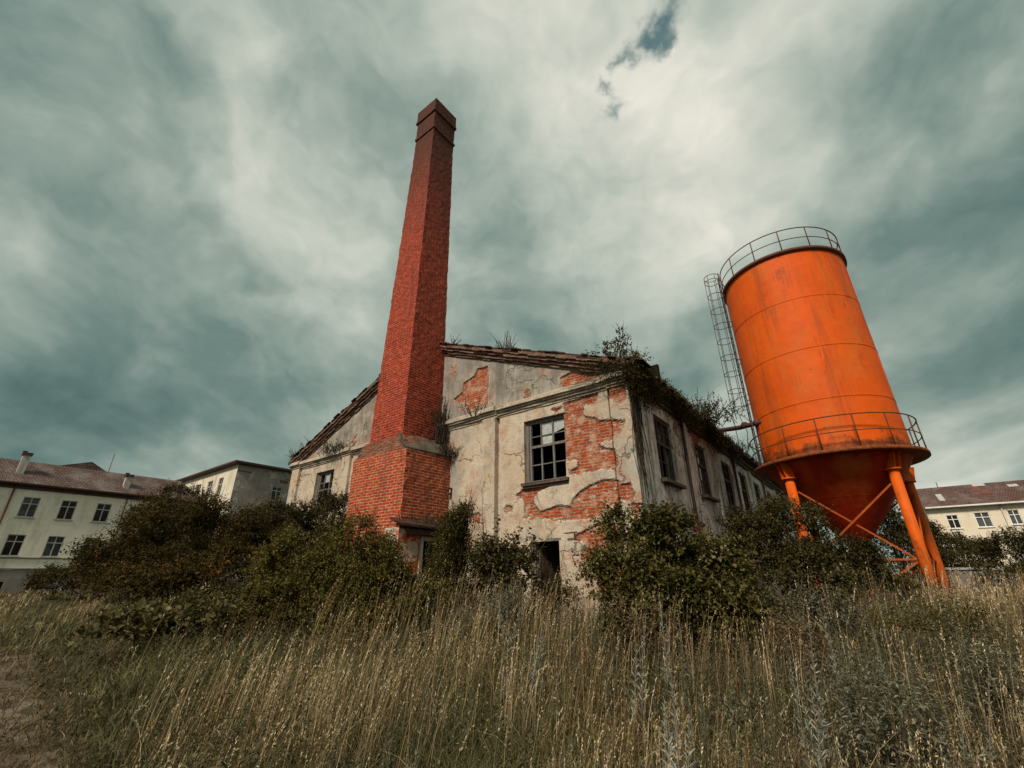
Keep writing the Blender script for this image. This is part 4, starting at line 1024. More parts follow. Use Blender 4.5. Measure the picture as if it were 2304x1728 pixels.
def far_wall():
    root = thing('concrete_wall', 'low dark concrete yard wall with a pale coping below the ochre building', 'wall', (20, 22, 0))
    pts = [(19.2, 22.6), (23.5, 22.2), (29.5, 21.6), (36, 21)]
    for a, b in zip(pts, pts[1:]):
        A = Vector((a[0]-20, a[1]-22, 0)); B = Vector((b[0]-20, b[1]-22, 0)); B = A+(B-A)*.985
        MB().beam(A+Vector((0, 0, .85)), B+Vector((0, 0, .85)), .18, 1.7).build('panel', MAT['concrete'], root)
        MB().beam(A+Vector((0, 0, 1.76)), B+Vector((0, 0, 1.76)), .30, .10).build('coping', MAT['coping'], root)
far_wall()

# ------------------------------------------------------------------ plants
def norm(v): return v/np.maximum(np.linalg.norm(v, axis=-1, keepdims=True), 1e-9)
def leaf_mesh(name, P, D, N, L, W, tint, rng, fold=.18, six=True):
    D = norm(D); S = norm(np.cross(D, N)); U = norm(np.cross(S, D)); n = len(P)
    L = L[:, None]; W = W[:, None]
    if six:
        v = [P, P+D*L*.32+S*W*.48+U*W*fold, P+D*L*.68+S*W*.42+U*W*fold*.8, P+D*L-U*L*.10, P+D*L*.68-S*W*.42+U*W*fold*.8, P+D*L*.32-S*W*.48+U*W*fold]
        V = np.stack(v, 1).reshape(-1, 3); b = np.arange(n)*6
        Q = np.concatenate([np.stack([b, b+1, b+2, b+3], -1), np.stack([b, b+3, b+4, b+5], -1)]); k = 6
    else:
        v = [P, P+D*L*.5+S*W*.5+U*W*fold, P+D*L-U*L*.08, P+D*L*.5-S*W*.5+U*W*fold]
        V = np.stack(v, 1).reshape(-1, 3); b = np.arange(n)*4
        Q = np.concatenate([np.stack([b, b+1, b+2], -1), np.stack([b, b+2, b+3], -1)]); k = 4
    return np_mesh(name, V, Q, {'tint': np.repeat(tint, k)})

def shoots_to_leaves(B, D, Ls, nl, leaf, rng, droop=.25):
    """shoots at B along D -> leaf arrays"""
    n = len(B); t = (np.arange(nl)+.5)/nl
    T = np.broadcast_to(t[None, :], (n, nl)) + rng.uniform(-.04, .04, (n, nl))
    D = norm(D); up = np.array([0, 0, 1.])
    s1 = norm(np.cross(D, up)+rng.normal(0, .15, D.shape)); s2 = norm(np.cross(D, s1))
    ph = rng.uniform(0, 2*PI, (n, 1))+np.arange(nl)[None, :]*2.4
    curve = -droop*(T**2)*Ls[:, None]
    P = B[:, None]+D[:, None]*(T*Ls[:, None])[..., None]+up*curve[..., None]
    side = s1[:, None]*np.cos(ph)[..., None]+s2[:, None]*np.sin(ph)[..., None]
    LD = D[:, None]*.55+side*.85-up*rng.uniform(-.1, .45, (n, nl))[..., None]
    LN = up+side*.2+rng.normal(0, .38, LD.shape)
    L = leaf*rng.uniform(.6, 1.15, (n, 1))*rng.uniform(.55, 1.35, (n, nl))*(1-.35*T)
    f = lambda a: a.reshape(-1, a.shape[-1]) if a.ndim == 3 else a.ravel()
    return f(P), f(LD), f(LN), f(L)

def bush(name, label, cat, base, lobes, n, leaf, mat, seed, group=None, ratio=.62, nl=9, shoot=.42, gap=.3, tip=1.0, six=True, tint0=.45, stems=7, spires=0, upb=.45, z=None, sub=15, subr=.46, twigs=14):
    """base (x,y); lobes (dx,dy,cz,rx,ry,rz) in metres above the ground at the base; each limb carries clumps of shoots"""
    rng = np.random.default_rng(seed); g = float(ground_z(base[0], base[1])) if z is None else z
    root = thing(name, label, cat, (base[0], base[1], g), 0, group)
    Lb = np.array(lobes, float); K = len(Lb)*sub
    li = np.repeat(np.arange(len(Lb)), sub); sdv = norm(rng.normal(size=(K, 3))); sdv[:, 2] = np.where(sdv[:, 2] < -.35, -sdv[:, 2], sdv[:, 2])
    sc_ = Lb[li, :3]+sdv*Lb[li, 3:]*rng.uniform(.42, .92, K)[:, None]
    sr = Lb[li, 3:]*(subr*rng.uniform(.55, 1.15, K))[:, None]*np.array([1.0, 1.0, .85])
    ok = sc_[:, 2] > .02; sc_, sr, li, sdv = sc_[ok], sr[ok], li[ok], sdv[ok]; K = len(sc_)
    ar = sr[:, 0]*sr[:, 1]+sr[:, 0]*sr[:, 2]; pick = rng.choice(K, n, p=ar/ar.sum())
    d = norm(rng.normal(size=(n, 3))+sdv[pick]*.7+np.array([0, 0, .25]))
    rad = rng.uniform(.1, 1.0, n)**.5
    B = sc_[pick]+d*sr[pick]*rad[:, None]
    ct = rng.normal(0, .11, K)[pick]
    keep = (B[:, 2] > .04) & (rng.random(n) > gap*.5); B, d, pick, ct = B[keep], d[keep], pick[keep], ct[keep]; n = len(B)
    D = norm(d*.75+sdv[pick]*.35+np.array([0, 0, upb])+rng.normal(0, .30, (n, 3)))
    Ls = shoot*rng.uniform(.45, 1.3, n)
    if spires:                                  # shoots that stick out of the outline
        k = rng.choice(n, min(spires, n), replace=False); k = k[d[k, 2] > -.1]; Ls[k] *= 1.9*tip; D[k] = norm(D[k]*.6+np.array([0, 0, .8]))
    cl = ct/.11+rng.normal(0, .9, n)
    P, LD, LN, L = shoots_to_leaves(B, D, Ls, nl, leaf, rng)
    tint = np.clip(tint0+.11*np.repeat(cl, nl)+rng.normal(0, .17, len(P)), 0, 1)
    me = leaf_mesh('foliage', P, LD, LN, L, L*ratio, tint, rng, six=six)
    link('foliage', me, mat, root)
    mb = MB()
    for i in range(stems):
        k = rng.integers(len(Lb)); c = Lb[k]
        e = Vector((c[0]+rng.normal(0, .4)*c[3], c[1]+rng.normal(0, .4)*c[4], c[2]+rng.uniform(0, .8)*c[5])); o = Vector((rng.normal(0, .12), rng.normal(0, .12), -.1))
        m1 = o.lerp(e, .4)+Vector((rng.normal(0, .08), rng.normal(0, .08), .1)); r = .012+.012*e.length
        mb.tube([o, m1, e], [r, r*.7, r*.25], 6)
    # twigs of part of the shoots
    for i in (np.argsort(-(B[:, 2]+rng.normal(0, .35, n)))[:twigs] if twigs else []):      # a few bare shoots reach past the leaves
        q = Ls[i]*rng.uniform(1.2, 1.8); o = np.array([rng.normal(0, .1), rng.normal(0, .1), -.1]); m1 = (o+B[i])*.5+rng.normal(0, .07, 3)
        mb.tube([o, m1, B[i], B[i]+D[i]*q*.5+rng.normal(0, .02, 3), B[i]+D[i]*q], [.016, .012, .008, .006, .003], 4, cap=False)
    mb.build('stem', MAT['bark'], root, uv=False)
    return root

bush('bush', 'low brown green bush against the foot of the long cream building', 'bush', (-21.0, 24.5), [(-1.3, 0, .9, 1.6, 1.2, .9), (1.0, 0, 1.4, 1.9, 1.3, 1.5), (2.6, .2, 1.5, 1.4, 1.2, 1.7), (-2.4, .3, .6, 1.0, .9, .7)], 2800, .15, MAT['leaf_brown'], 1, six=False, tint0=.40, nl=8, shoot=.55)
bush('bush', 'large russet tinged bush, broadest of all, left of the chimney', 'bush', (-9.7, 14.0), [(-1.6, 0, 1.2, 1.3, 1.2, 1.3), (-.4, .2, 1.9, 1.5, 1.3, 1.5), (1.0, .2, 2.0, 1.3, 1.2, 1.5), (1.9, -.3, 1.1, 1.0, 1.0, 1.2), (-.2, -.9, .8, 1.7, .9, .9), (.9, -1.2, .7, 1.2, .8, .8)], 9500, .085, MAT['leaf_brown'], 2, subr=.40, tint0=.50, spires=150, nl=9, shoot=.42)
bush('tree', 'small dark round topped tree rising behind the russet bush', 'tree', (-14.8, 20.2), [(0, 0, 3.7, 1.15, 1.0, 1.15), (.3, 0, 2.6, 1.5, 1.2, 1.2), (-.6, .1, 1.6, 1.5, 1.2, 1.4), (1.6, .1, 2.0, 1.4, 1.1, 1.5)], 3000, .13, MAT['leaf_brown'], 3, subr=.39, six=False, tint0=.36, nl=8, shoot=.45)
bush('bush', 'dense dark bush between the chimney base and the left gable window', 'bush', (-7.1, 15.8), [(-.8, 0, 2.1, 1.1, 1.0, 1.35), (.4, .2, 2.7, 1.0, .9, 1.35), (1.2, .2, 2.5, .85, .8, 1.35), (-.2, -.4, 1.1, 1.6, .9, 1.1), (-1.6, -.1, 2.1, .7, .7, .9)], 6200, .09, MAT['leaf_dark'], 4, subr=.39, tint0=.48, nl=9, shoot=.38, spires=130)
bush('bush', 'yellow green bush in front of the chimney base', 'bush', (-3.45, 9.7), [(-.9, 0, .95, .85, .8, .95), (.05, 0, 1.2, .9, .8, 1.0), (.95, .1, .85, .75, .75, .72), (-.2, -.6, .6, 1.4, .6, .65), (-1.3, .2, .6, .5, .6, .6), (1.5, .2, .5, .6, .6, .55), (.3, .3, 1.0, .6, .5, .6), (.6, .35, .75, .65, .5, .7), (.5, -.3, .5, .7, .5, .5)], 12500, .066, MAT['leaf_yellow'], 5, subr=.42, sub=22, tint0=.44, nl=9, shoot=.30, spires=170)
bush('bush', 'olive bush beside the lean-to doorway', 'bush', (-1.35, 11.1), [(0, 0, 1.55, .5, .55, 1.05), (-.4, .1, .9, .6, .6, .8), (.4, 0, 1.1, .55, .55, .9), (.15, .1, 2.3, .28, .35, .55)], 3000, .064, MAT['leaf_olive'], 6, subr=.42, tint0=.46, nl=9, shoot=.28, spires=120)
bush('sapling', 'slender sapling with upright leafy shoots left of the dark doorway', 'sapling', (-.15, 10.5), [(-.2, 0, 1.1, .42, .4, .85), (.22, 0, 1.1, .36, .4, .8), (0, 0, .6, .6, .5, .6)], 900, .11, MAT['leaf_dark'], 7, tint0=.52, nl=11, shoot=.40, spires=120, ratio=.7, tip=1.25, gap=.2, upb=.9)
bush('hazel_bush', 'big broad leaved green bush in front of the building corner, nearest the camera', 'bush', (2.45, 7.9), [(-.5, 0, 1.0, .7, .8, .9), (.15, .1, 1.3, .7, .75, .95), (.8, 0, .9, .65, .7, .75), (-.25, -.5, .6, .95, .7, .62), (-.62, .2, 1.75, .30, .35, .55), (.9, -.4, .5, .7, .6, .5)], 4600, .085, MAT['leaf_hazel'], 8, subr=.40, tint0=.42, nl=8, shoot=.34, ratio=.74, spires=110, gap=.3)
bush('bush', 'dark spreading bush below the silo hopper', 'bush', (6.6, 11.2), [(-.75, .2, 1.3, .85, .8, 1.1), (0, .3, 1.55, 1.2, .9, 1.12), (.9, 0, 1.2, 1.0, .9, 1.0), (-.3, -.5, .8, 1.4, .7, .9), (1.5, -.1, .7, .7, .7, .75)], 7600, .076, MAT['leaf_dark'], 9, subr=.40, tint0=.5, nl=9, shoot=.34, spires=120)
bush('tree', 'dark tree showing between the silo legs', 'tree', (18.3, 22.6), [(0, 0, 3.2, 1.3, 1.1, 1.3), (-.8, 0, 1.9, 1.5, 1.1, 1.5), (.9, 0, 1.8, 1.3, 1.1, 1.5), (.2, 0, 4.1, .7, .7, .7), (1.6, 0, 2.6, .8, .8, .8)], 2600, .14, MAT['leaf_dark'], 10, six=False, tint0=.42, nl=8, shoot=.45, group=None)
bush('tree', 'ragged dark tree just right of the silo legs', 'tree', (22.3, 24.5), [(0, 0, 1.9, 1.3, 1.1, 1.3), (-1.0, 0, 2.6, .9, .9, 1.2), (.9, 0, 1.7, 1.1, 1.0, 1.1), (.2, 0, .9, 1.8, 1.1, .9)], 2400, .14, MAT['leaf_dark'], 12, six=False, tint0=.44, nl=8, shoot=.5, spires=25)
bush('tree', 'dark rounded tree below the ochre building windows', 'tree', (20.9, 19.6), [(-.5, 0, 1.6, 1.0, .9, 1.0), (.6, 0, 1.9, 1.1, .9, 1.05), (1.6, 0, 1.3, 1.0, .9, 1.0), (-1.1, 0, .9, .9, .8, .8)], 2600, .12, MAT['leaf_dark'], 13, six=False, tint0=.38, nl=8, shoot=.42, spires=18)
bush('burdock', 'broad leaved burdock clump beside the bare path', 'plant', (-5.6, 8.3), [(-.6, 0, .3, .75, .6, .35), (.3, .2, .35, .7, .6, .4), (.9, .3, .4, .4, .4, .45)], 360, .15, MAT['leaf_dark'], 14, tint0=.6, nl=4, shoot=.25, ratio=.8, gap=.1, stems=4, twigs=0)
bush('bush', 'small leafy bush at the foot of the russet bush', 'bush', (-6.0, 10.4), [(-.5, 0, .45, .8, .6, .5), (.5, 0, .5, .8, .6, .55), (-1.4, .1, .35, .6, .5, .4)], 900, .075, MAT['leaf_olive'], 15, tint0=.36, nl=8, shoot=.28, spires=40, tip=1.2)
bush('bush', 'grey green thicket between the broad leaved bush and the dark silo bush', 'bush', (4.15, 7.6), [(-.3, 0, .55, .5, .5, .55), (.35, .1, .5, .55, .5, .5), (.9, .2, .45, .5, .5, .45)], 900, .06, MAT['leaf_grey'], 16, tint0=.30, nl=9, shoot=.26, spires=50)
bush('bush', 'low weedy bush growing in the dark doorway', 'bush', (.85, 10.7), [(-.2, 0, .55, .35, .3, .5), (.25, .1, .5, .3, .3, .5)], 380, .06, MAT['leaf_olive'], 17, tint0=.45, nl=8, shoot=.25, spires=50, tip=1.2)

# plants on the roof and ledges
def sprig(name, label, loc, h, n, leaf, mat, seed, spread=.5, cat='plant', twigs=True, base_r=.12, nl=12, lean=(0, 0), bare=0):
    rng = np.random.default_rng(seed); root = thing(name, label, cat, loc)
    B = np.concatenate([rng.normal(0, base_r, (n, 2)), rng.uniform(-.05, .08, (n, 1))], 1)
    D = norm(np.concatenate([rng.normal(0, spread, (n, 2))+np.array(lean), np.ones((n, 1))], 1)); Ls = h*rng.uniform(.45, 1.1, n)
    nb = n-bare
    P, LD, LN, L = shoots_to_leaves(B[:nb], D[:nb], Ls[:nb], nl, leaf, rng, .12)
    T = np.tile((np.arange(nl)+.5)/nl, nb); k = rng.random(len(P)) < np.clip(T*1.6, .1, 1)
    me = leaf_mesh('foliage', P[k], LD[k], LN[k], L[k], L[k]*.6, np.clip(.5+rng.normal(0, .2, k.sum()), 0, 1), rng); link('foliage', me, mat, root)
    mb = MB()
    for i in range(n): mb.tube([B[i]-np.array([0, 0, .1]), B[i]+D[i]*Ls[i]*.5, B[i]+D[i]*Ls[i]+np.array([0, 0, -.12*Ls[i]])], [.012, .008, .005], 4, cap=False)
    mb.build('stem', MAT['bark'], root, uv=False); return root
sprig('dry_shrub', 'leafless twiggy shrub on the gable roof edge', F(-4.1, .2, 8.4), .75, 40, .04, MAT['weed'], 31, .42, nl=7)
bx_, by_, bz_ = F(-.45, .5, 6.78)
bush('birch_sapling', 'birch sapling sprouting from the roof corner of the derelict building', 'sapling', (bx_, by_), [(-.42, 0, .30, .36, .3, .26), (.0, 0, .45, .30, .3, .40), (.30, 0, .78, .22, .22, .48), (.62, .1, .30, .28, .25, .3)], 250, .075, MAT['leaf_olive'], 32, nl=7, shoot=.26, gap=.3, tint0=.62, z=bz_, stems=9, spires=20, sub=7, subr=.5, tip=.9, twigs=8)
sprig('roof_shrub', 'dense green shrub growing on the long side eave', F(.1, 5.4, 6.4), 1.15, 190, .10, MAT['leaf_dark'], 33, .75, 'shrub', nl=14, base_r=.55)
sprig('roof_weed', 'little weed on the roof edge touching the chimney', F(-6.35, -.1, 9.15), .5, 24, .07, MAT['leaf_dark'], 34, .6, nl=8)
sprig('corner_weed', 'bare bush at the far left corner of the gable roof', F(-16.75, .1, 6.55), .95, 40, .07, MAT['weed'], 35, .75, nl=9, base_r=.1, lean=(-.5, 0))
sprig('grass_tuft', 'dry tuft on the left cornice by the chimney', F(-12.95, -.1, 6.4), .5, 150, .07, MAT['leaf_dark'], 36, .9, nl=8, base_r=.45)
sprig('ledge_weed', 'climbing weed in the angle between chimney and gable above the ledge', F(-6.5, -.25, 5.7), 1.8, 60, .075, MAT['leaf_dark'], 37, .14, nl=18, base_r=.14)
sprig('ledge_tuft', 'grey green tuft on the cornice right of the chimney', F(-4.95, -.15, 6.39), .36, 40, .05, MAT['leaf_grey'], 38, .8, nl=7, base_r=.25)
sprig('ledge_tuft', 'mossy clump hanging at the right shoulder of the chimney base', F(-6.25, -.2, 5.2), .42, 110, .06, MAT['leaf_olive'], 39, .9, nl=8, base_r=.2)
sprig('roof_moss', 'mat of russet weeds on the lean-to roof', F(-5.95, -1.2, 2.95), .33, 110, .05, MAT['leaf_brown'], 40, .8, nl=7, base_r=.42)
sprig('lean_weed', 'grey leaved weed standing by the lean-to roof end', F(-5.35, -.3, 1.6), 2.0, 26, .055, MAT['leaf_grey'], 41, .2, nl=16, base_r=.15)
sprig('roof_shrub', 'thin dark weeds far along the long side eave', F(.3, 11.0, 6.55), .6, 50, .07, MAT['leaf_dark'], 42, .7, 'shrub', nl=9, base_r=.5)
sprig('roof_shrub', 'ragged weeds on the eave beside the pipe', F(.3, 14.2, 6.55), .7, 50, .08, MAT['leaf_dark'], 43, .7, 'shrub', nl=9, base_r=.7)

def creeper():
    rng = np.random.default_rng(77)
    root = thing('creeper', 'dark tangled creeper hanging over the roof corner and along the side eave', 'creeper', F(0, 0, 6.5), ROT)
    n = 3600; y = rng.uniform(0, 1, n)**1.5*11-.3; hang = rng.uniform(0, 1, n)**1.3
    amp = np.where(y < 1.2, 1.1, .65+.35*np.sin(y*1.9))
    x = .18+.30*rng.random(n)-.12*hang; z = .17-hang*amp*.85
    B = np.stack([x, y, z], -1)
    m2 = 300; gx = -rng.uniform(0, 1, m2)**1.8*1.5+.3; B2 = np.stack([gx, -.32+.06*rng.normal(size=m2), .16-.4*gx-rng.uniform(0, 1, m2)**1.3*.55], -1)
    B = np.concatenate([B, B2]); n = len(B)
    D = norm(np.stack([rng.normal(.35, .4, n), rng.normal(-.1, .5, n), rng.normal(-.35, .55, n)], -1)); Ls = rng.uniform(.12, .36, n)
    P, LD, LN, L = shoots_to_leaves(B, D, Ls, 6, .062, rng, .4)
    me = leaf_mesh('foliage', P, LD, LN, L, L*.65, np.clip(.35+rng.normal(0, .2, len(P)), 0, 1), rng); link('foliage', me, MAT['leaf_brown'], root)
    mb = MB()
    for i in range(34):                        # bare stems crawling down the corner
        y0 = abs(rng.normal(0, .25))-.1; p = np.array([.15, y0, .2]); pts = [p]
        for k in range(rng.integers(5, 12)):
            p = p+np.array([rng.normal(0, .012), rng.normal(0.01, .07), -rng.uniform(.2, .42)]); p[0] = np.clip(p[0], .125, .17); pts.append(p)
        r0 = rng.uniform(.008, .02); mb.tube(pts, [r0*(1-.7*k/len(pts)) for k in range(len(pts))], 5, cap=False)
    for i in range(60):
        y0 = rng.uniform(0, 9); p = np.array([.42, y0, .12]); pts = [p]
        for k in range(5):
            p = p+np.array([rng.normal(-.02, .03), rng.normal(.05, .09), -rng.uniform(.05, .2)]); pts.append(p)
        mb.tube(pts, [.009, .008, .007, .006, .004, .003], 4, cap=False)
    for i in range(16):                        # runners over the end of the cornice
        p = np.array([.2, -.30, .1-rng.random()*.5]); pts = [p]
        for k in range(8): p = p+np.array([-rng.uniform(.1, .3), rng.normal(0, .015), rng.normal(.02, .05)]); pts.append(p)
        mb.tube(pts, [.009*(1-.09*k) for k in range(9)], 4, cap=False)
    mb.build('stem', MAT['bark'], root, uv=False)
creeper()

# ------------------------------------------------------------------ meadow
def wedge(n, d0, d1, az0, az1, rng, power=1.0):
    d = d0*(d1/d0)**(rng.random(n)**power); a = np.radians(rng.uniform(az0, az1, n))
    return d*np.sin(a), d*np.cos(a), d
def inside_things(x, y):
    lx = (x-KX)*CA-(y-KY)*SA; ly = (x-KX)*SA+(y-KY)*CA
    b = (lx > -16.6) & (lx < .2) & (ly > -.15) & (ly < 33)
    b |= (lx > -9) & (lx < -5.8) & (ly > -2.2) & (ly < .2)
    b |= (lx < -46.6) & (lx > -60)
    return b
def height_field(x, y):
    h = .50+.38*np.clip((y-4)/5, 0, 1)
    h = h*(1+.25*np.sin(x*1.3+.5)*np.sin(y*1.1)+.12*np.sin(x*3.1+y*2.3))
    left = np.clip((-x-2.6-.45*y*.55)/1.8, 0, 1)          # shorter growth towards the path
    h = h*(1-.55*left)
    pth = path_amount(x, y)
    return h*(1-.90*np.clip(pth*1.4, 0, 1))
def ribbons(x, y, z, h, w, lean, az, tint, seg, rng, curl=1.5):
    n = len(x); az2 = rng.uniform(0, 2*PI, n); sx, sy = np.cos(az2), np.sin(az2); vs = []
    for k in range(seg+1):
        t = k/seg; o = lean*h*t**curl
        c = np.stack([x+np.cos(az)*o, y+np.sin(az)*o, z+h*t*np.sqrt(np.maximum(1-(lean*t*.75)**2, .1))], -1)
        ww = w*(1-t**2.2)*.5
        if k == seg: vs.append(c)
        else:
            s = np.stack([sx*ww, sy*ww, np.zeros(n)], -1); vs += [c-s, c+s]
    k_ = seg*2+1; V = np.stack(vs, 1).reshape(-1, 3); b = np.arange(n)*k_
    Q = [np.concatenate([np.stack([b+2*i, b+2*i+1, b+2*i+3, b+2*i+2], -1) for i in range(seg-1)])] if seg > 1 else []
    Q.append(np.stack([b+2*seg-2, b+2*seg-1, b+2*seg], -1))
    return V, Q, np.repeat(tint, k_)
WIND = math.radians(12)
def patchy(x, y, s, seed): return vnoise(x+60, y+60, s, seed, 3)

def clumped(n, nc, d0, d1, a0, a1, rng, power, share, sig):
    """positions gathered into tussocks: x, y, distance, tussock number (-1: stands alone)"""
    cx, cy, cd = wedge(nc, d0, d1, a0, a1, rng, power)
    x, y, d = wedge(n, d0, d1, a0, a1, rng, power)
    g = np.where(rng.random(n) < share, rng.integers(0, nc, n), -1); q = g >= 0
    sg = sig*(np.maximum(cd[g], 2)/4)**.5
    x = np.where(q, cx[g]+rng.normal(0, 1, n)*sg, x); y = np.where(q, cy[g]+rng.normal(0, 1, n)*sg, y)
    d = np.hypot(x, y); k = d > d0*.9
    return x[k], y[k], d[k], g[k]
def grass():
    rng = np.random.default_rng(101); nc = 5200
    x, y, d, g = clumped(165000, nc, 1.15, 40, -54, 54, rng, .90, .72, .085)
    ch = rng.uniform(.55, 1.2, nc+1); ct = rng.normal(0, .13, nc+1)
    h = height_field(x, y)*rng.uniform(.45, 1.05, len(x))*.86*ch[g]
    k = ~inside_things(x, y) & (h > .015) & (rng.random(len(x)) > .35*path_amount(x, y)); x, y, d, h, g = x[k], y[k], d[k], h[k], g[k]
    w = .0056*(d/3)**.62*rng.uniform(.5, 1.6, len(x))
    t = np.clip(.40+.45*patchy(x, y, 1.8, 5)+ct[g]+rng.normal(0, .17, len(x))+.10*np.clip((d-8)/8, 0, 1), 0, 1)
    ca = rng.uniform(0, 2*PI, nc+1)
    az = np.where(rng.random(len(x)) < .35, WIND+rng.normal(0, .8, len(x)), ca[g]+rng.normal(0, 1.3, len(x)))
    V, Q, T = ribbons(x, y, ground_z(x, y)-.02, h, w, rng.uniform(.2, 1.15, len(x)), az, t, 4, rng, 2.2)
    tag(link('grass', np_mesh('grass', V, Q, {'tint': T}), MAT['blade']), kind='stuff')

def dry_grass():
    rng = np.random.default_rng(102); nc = 1500
    x, y, d, g = clumped(33000, nc, 1.9, 38, -52, 54, rng, .80, .72, .11)
    dens = .30+2.2*patchy(x, y, 1.3, 8)+.30*np.exp(-((x+.4)/2.0)**2)-.22*((x < -3.5) & (y < 11))+.5*(x > 6.5)*(y > 6)-.16*np.clip((x-1.6)*.8, 0, 1)*(x < 7)
    dens = dens*np.clip(.45+.16*d, .45, 1)
    k = ~inside_things(x, y) & (rng.random(len(x)) < dens) & (path_amount(x, y) < .3); x, y, d, g = x[k], y[k], d[k], g[k]; n = len(x)
    ch = rng.uniform(.6, 1.15, nc+1); ct = rng.normal(0, .15, nc+1)
    h = (height_field(x, y)*1.22+.08)*rng.uniform(.7, 1.12, n)*ch[g]
    w = .0025*(d/3)**.85*rng.uniform(.7, 1.5, n); az = WIND+rng.normal(0, .55, n); lean = np.where(rng.random(n) < .17, rng.uniform(.5, 1.35, n), np.clip(rng.normal(.17, .12, n), .02, .7)); az = np.where(lean > .7, rng.uniform(0, 2*PI, n), az)
    t = np.clip(.56+.5*patchy(x, y, 1.1, 18)+ct[g]+rng.normal(0, .17, n), 0, 1); z = ground_z(x, y)-.02
    V, Q, T = ribbons(x, y, z, h, w, lean, az, t, 4, rng, 1.8)
    # seed heads: small spikelets round the top of part of the stalks
    q = rng.random(n) < .72; m = q.sum(); ns = 12
    fx, fy, fz, fh, fl, fa, fd = x[q], y[q], z[q], h[q], lean[q], az[q], d[q]
    tt = np.tile(np.linspace(.78, 1.0, ns), m); rp = lambda a: np.repeat(a, ns)
    o = rp(fl)*rp(fh)*tt**1.8
    P = np.stack([rp(fx)+np.cos(rp(fa))*o, rp(fy)+np.sin(rp(fa))*o, rp(fz)+rp(fh)*tt*np.sqrt(np.maximum(1-(rp(fl)*tt*.75)**2, .1))], -1)
    D = np.stack([np.cos(rp(fa))*.5, np.sin(rp(fa))*.5, np.ones(m*ns)*1.2], -1)+rng.normal(0, .38, (m*ns, 3))
    L = .0145*(rp(fd)/3)**.6*rng.uniform(.6, 1.5, m*ns)
    S = norm(np.cross(norm(D), rng.normal(size=D.shape))); D = norm(D)
    v = np.stack([P, P+D*L[:, None]*.5+S*L[:, None]*.15, P+D*L[:, None], P+D*L[:, None]*.5-S*L[:, None]*.15], 1).reshape(-1, 3)
    b = np.arange(m*ns)*4+len(V); V = np.concatenate([V, v]); Q.append(np.stack([b, b+1, b+2, b+3], -1))
    T = np.concatenate([T, np.repeat(np.clip(rp(t[q])+.12+rng.normal(0, .16, m*ns), 0, 1), 4)])
    tag(link('dry_grass', np_mesh('dry_grass', V, Q, {'tint': T}), MAT['straw']), kind='stuff')

def forbs():
    rng = np.random.default_rng(105); nc = 2600; nl = 11
    x, y, d, g = clumped(21000, nc, 1.3, 24, -54, 54, rng, .85, .7, .10)
    k = ~inside_things(x, y) & (rng.random(len(x)) < .55+1.3*patchy(x, y, 1.4, 44)) & (path_amount(x, y) < .55); x, y, d, g = x[k], y[k], d[k], g[k]; n = len(x)
    ct = rng.normal(0, .16, nc+1); h = height_field(x, y)*rng.uniform(.35, .95, n)
    D = norm(np.stack([rng.normal(.1, .35, n), rng.normal(0, .35, n), np.ones(n)], -1))
    P, LD, LN, L = shoots_to_leaves(np.stack([x, y, ground_z(x, y)], -1)+D*(h*.3)[:, None], D, h*.7, nl, .040, rng, .05)
    L = L*np.repeat((d/4)**.4, nl); D_ = norm(LD); S = norm(np.cross(D_, LN)); L_ = L[:, None]
    v = np.stack([P, P+D_*L_*.45+S*L_*.24, P+D_*L_, P+D_*L_*.45-S*L_*.24], 1).reshape(-1, 3); b = np.arange(len(P))*4
    tl = np.clip(.42+np.repeat(ct[g]+.5*patchy(x, y, 2.0, 61), nl)+rng.normal(0, .17, len(P)), 0, 1)
    tag(link('meadow_herbs', np_mesh('meadow_herbs', v, [np.stack([b, b+1, b+2, b+3], -1)], {'tint': np.repeat(tl, 4)}), MAT['herb']), kind='stuff')
def path_turf():
    rng = np.random.default_rng(106); n = 42000
    x, y, d = wedge(n, 3.0, 14, -54, -22, rng, 1.0)
    k = (path_amount(x, y) > .12) & (rng.random(n) < .62+1.5*patchy(x, y, .8, 71)); x, y, d = x[k], y[k], d[k]; n = len(x)
    V, Q, T = ribbons(x, y, ground_z(x, y)-.01, rng.uniform(.03, .13, n), .006*(d/4)**.6*rng.uniform(.6, 1.6, n), rng.uniform(.4, 1.3, n), rng.uniform(0, 2*PI, n), np.clip(.5+.7*patchy(x, y, .9, 81)+rng.normal(0, .2, n), 0, 1), 2, rng, 1.6)
    tag(link('path_turf', np_mesh('path_turf', V, Q, {'tint': T}), MAT['weed']), kind='stuff')
def weed_arrays(x, y, z, h, d, rng, nl, leaf, up=.55, t0=.45):
    n = len(x); B = np.stack([x, y, z], -1); D = norm(np.stack([rng.normal(.10, .12, n), rng.normal(0, .12, n), np.ones(n)], -1))
    P, LD, LN, L = shoots_to_leaves(B+D*(h*.22)[:, None], D, h*.80, nl, leaf, rng, .03)
    LD = LD+np.array([0, 0, up*.7]); T = np.tile((np.arange(nl)+.5)/nl, n)
    L = L*np.repeat((d/4)**.35, nl)*(1.25-.8*T)
    return B, D, P, LD, LN, L
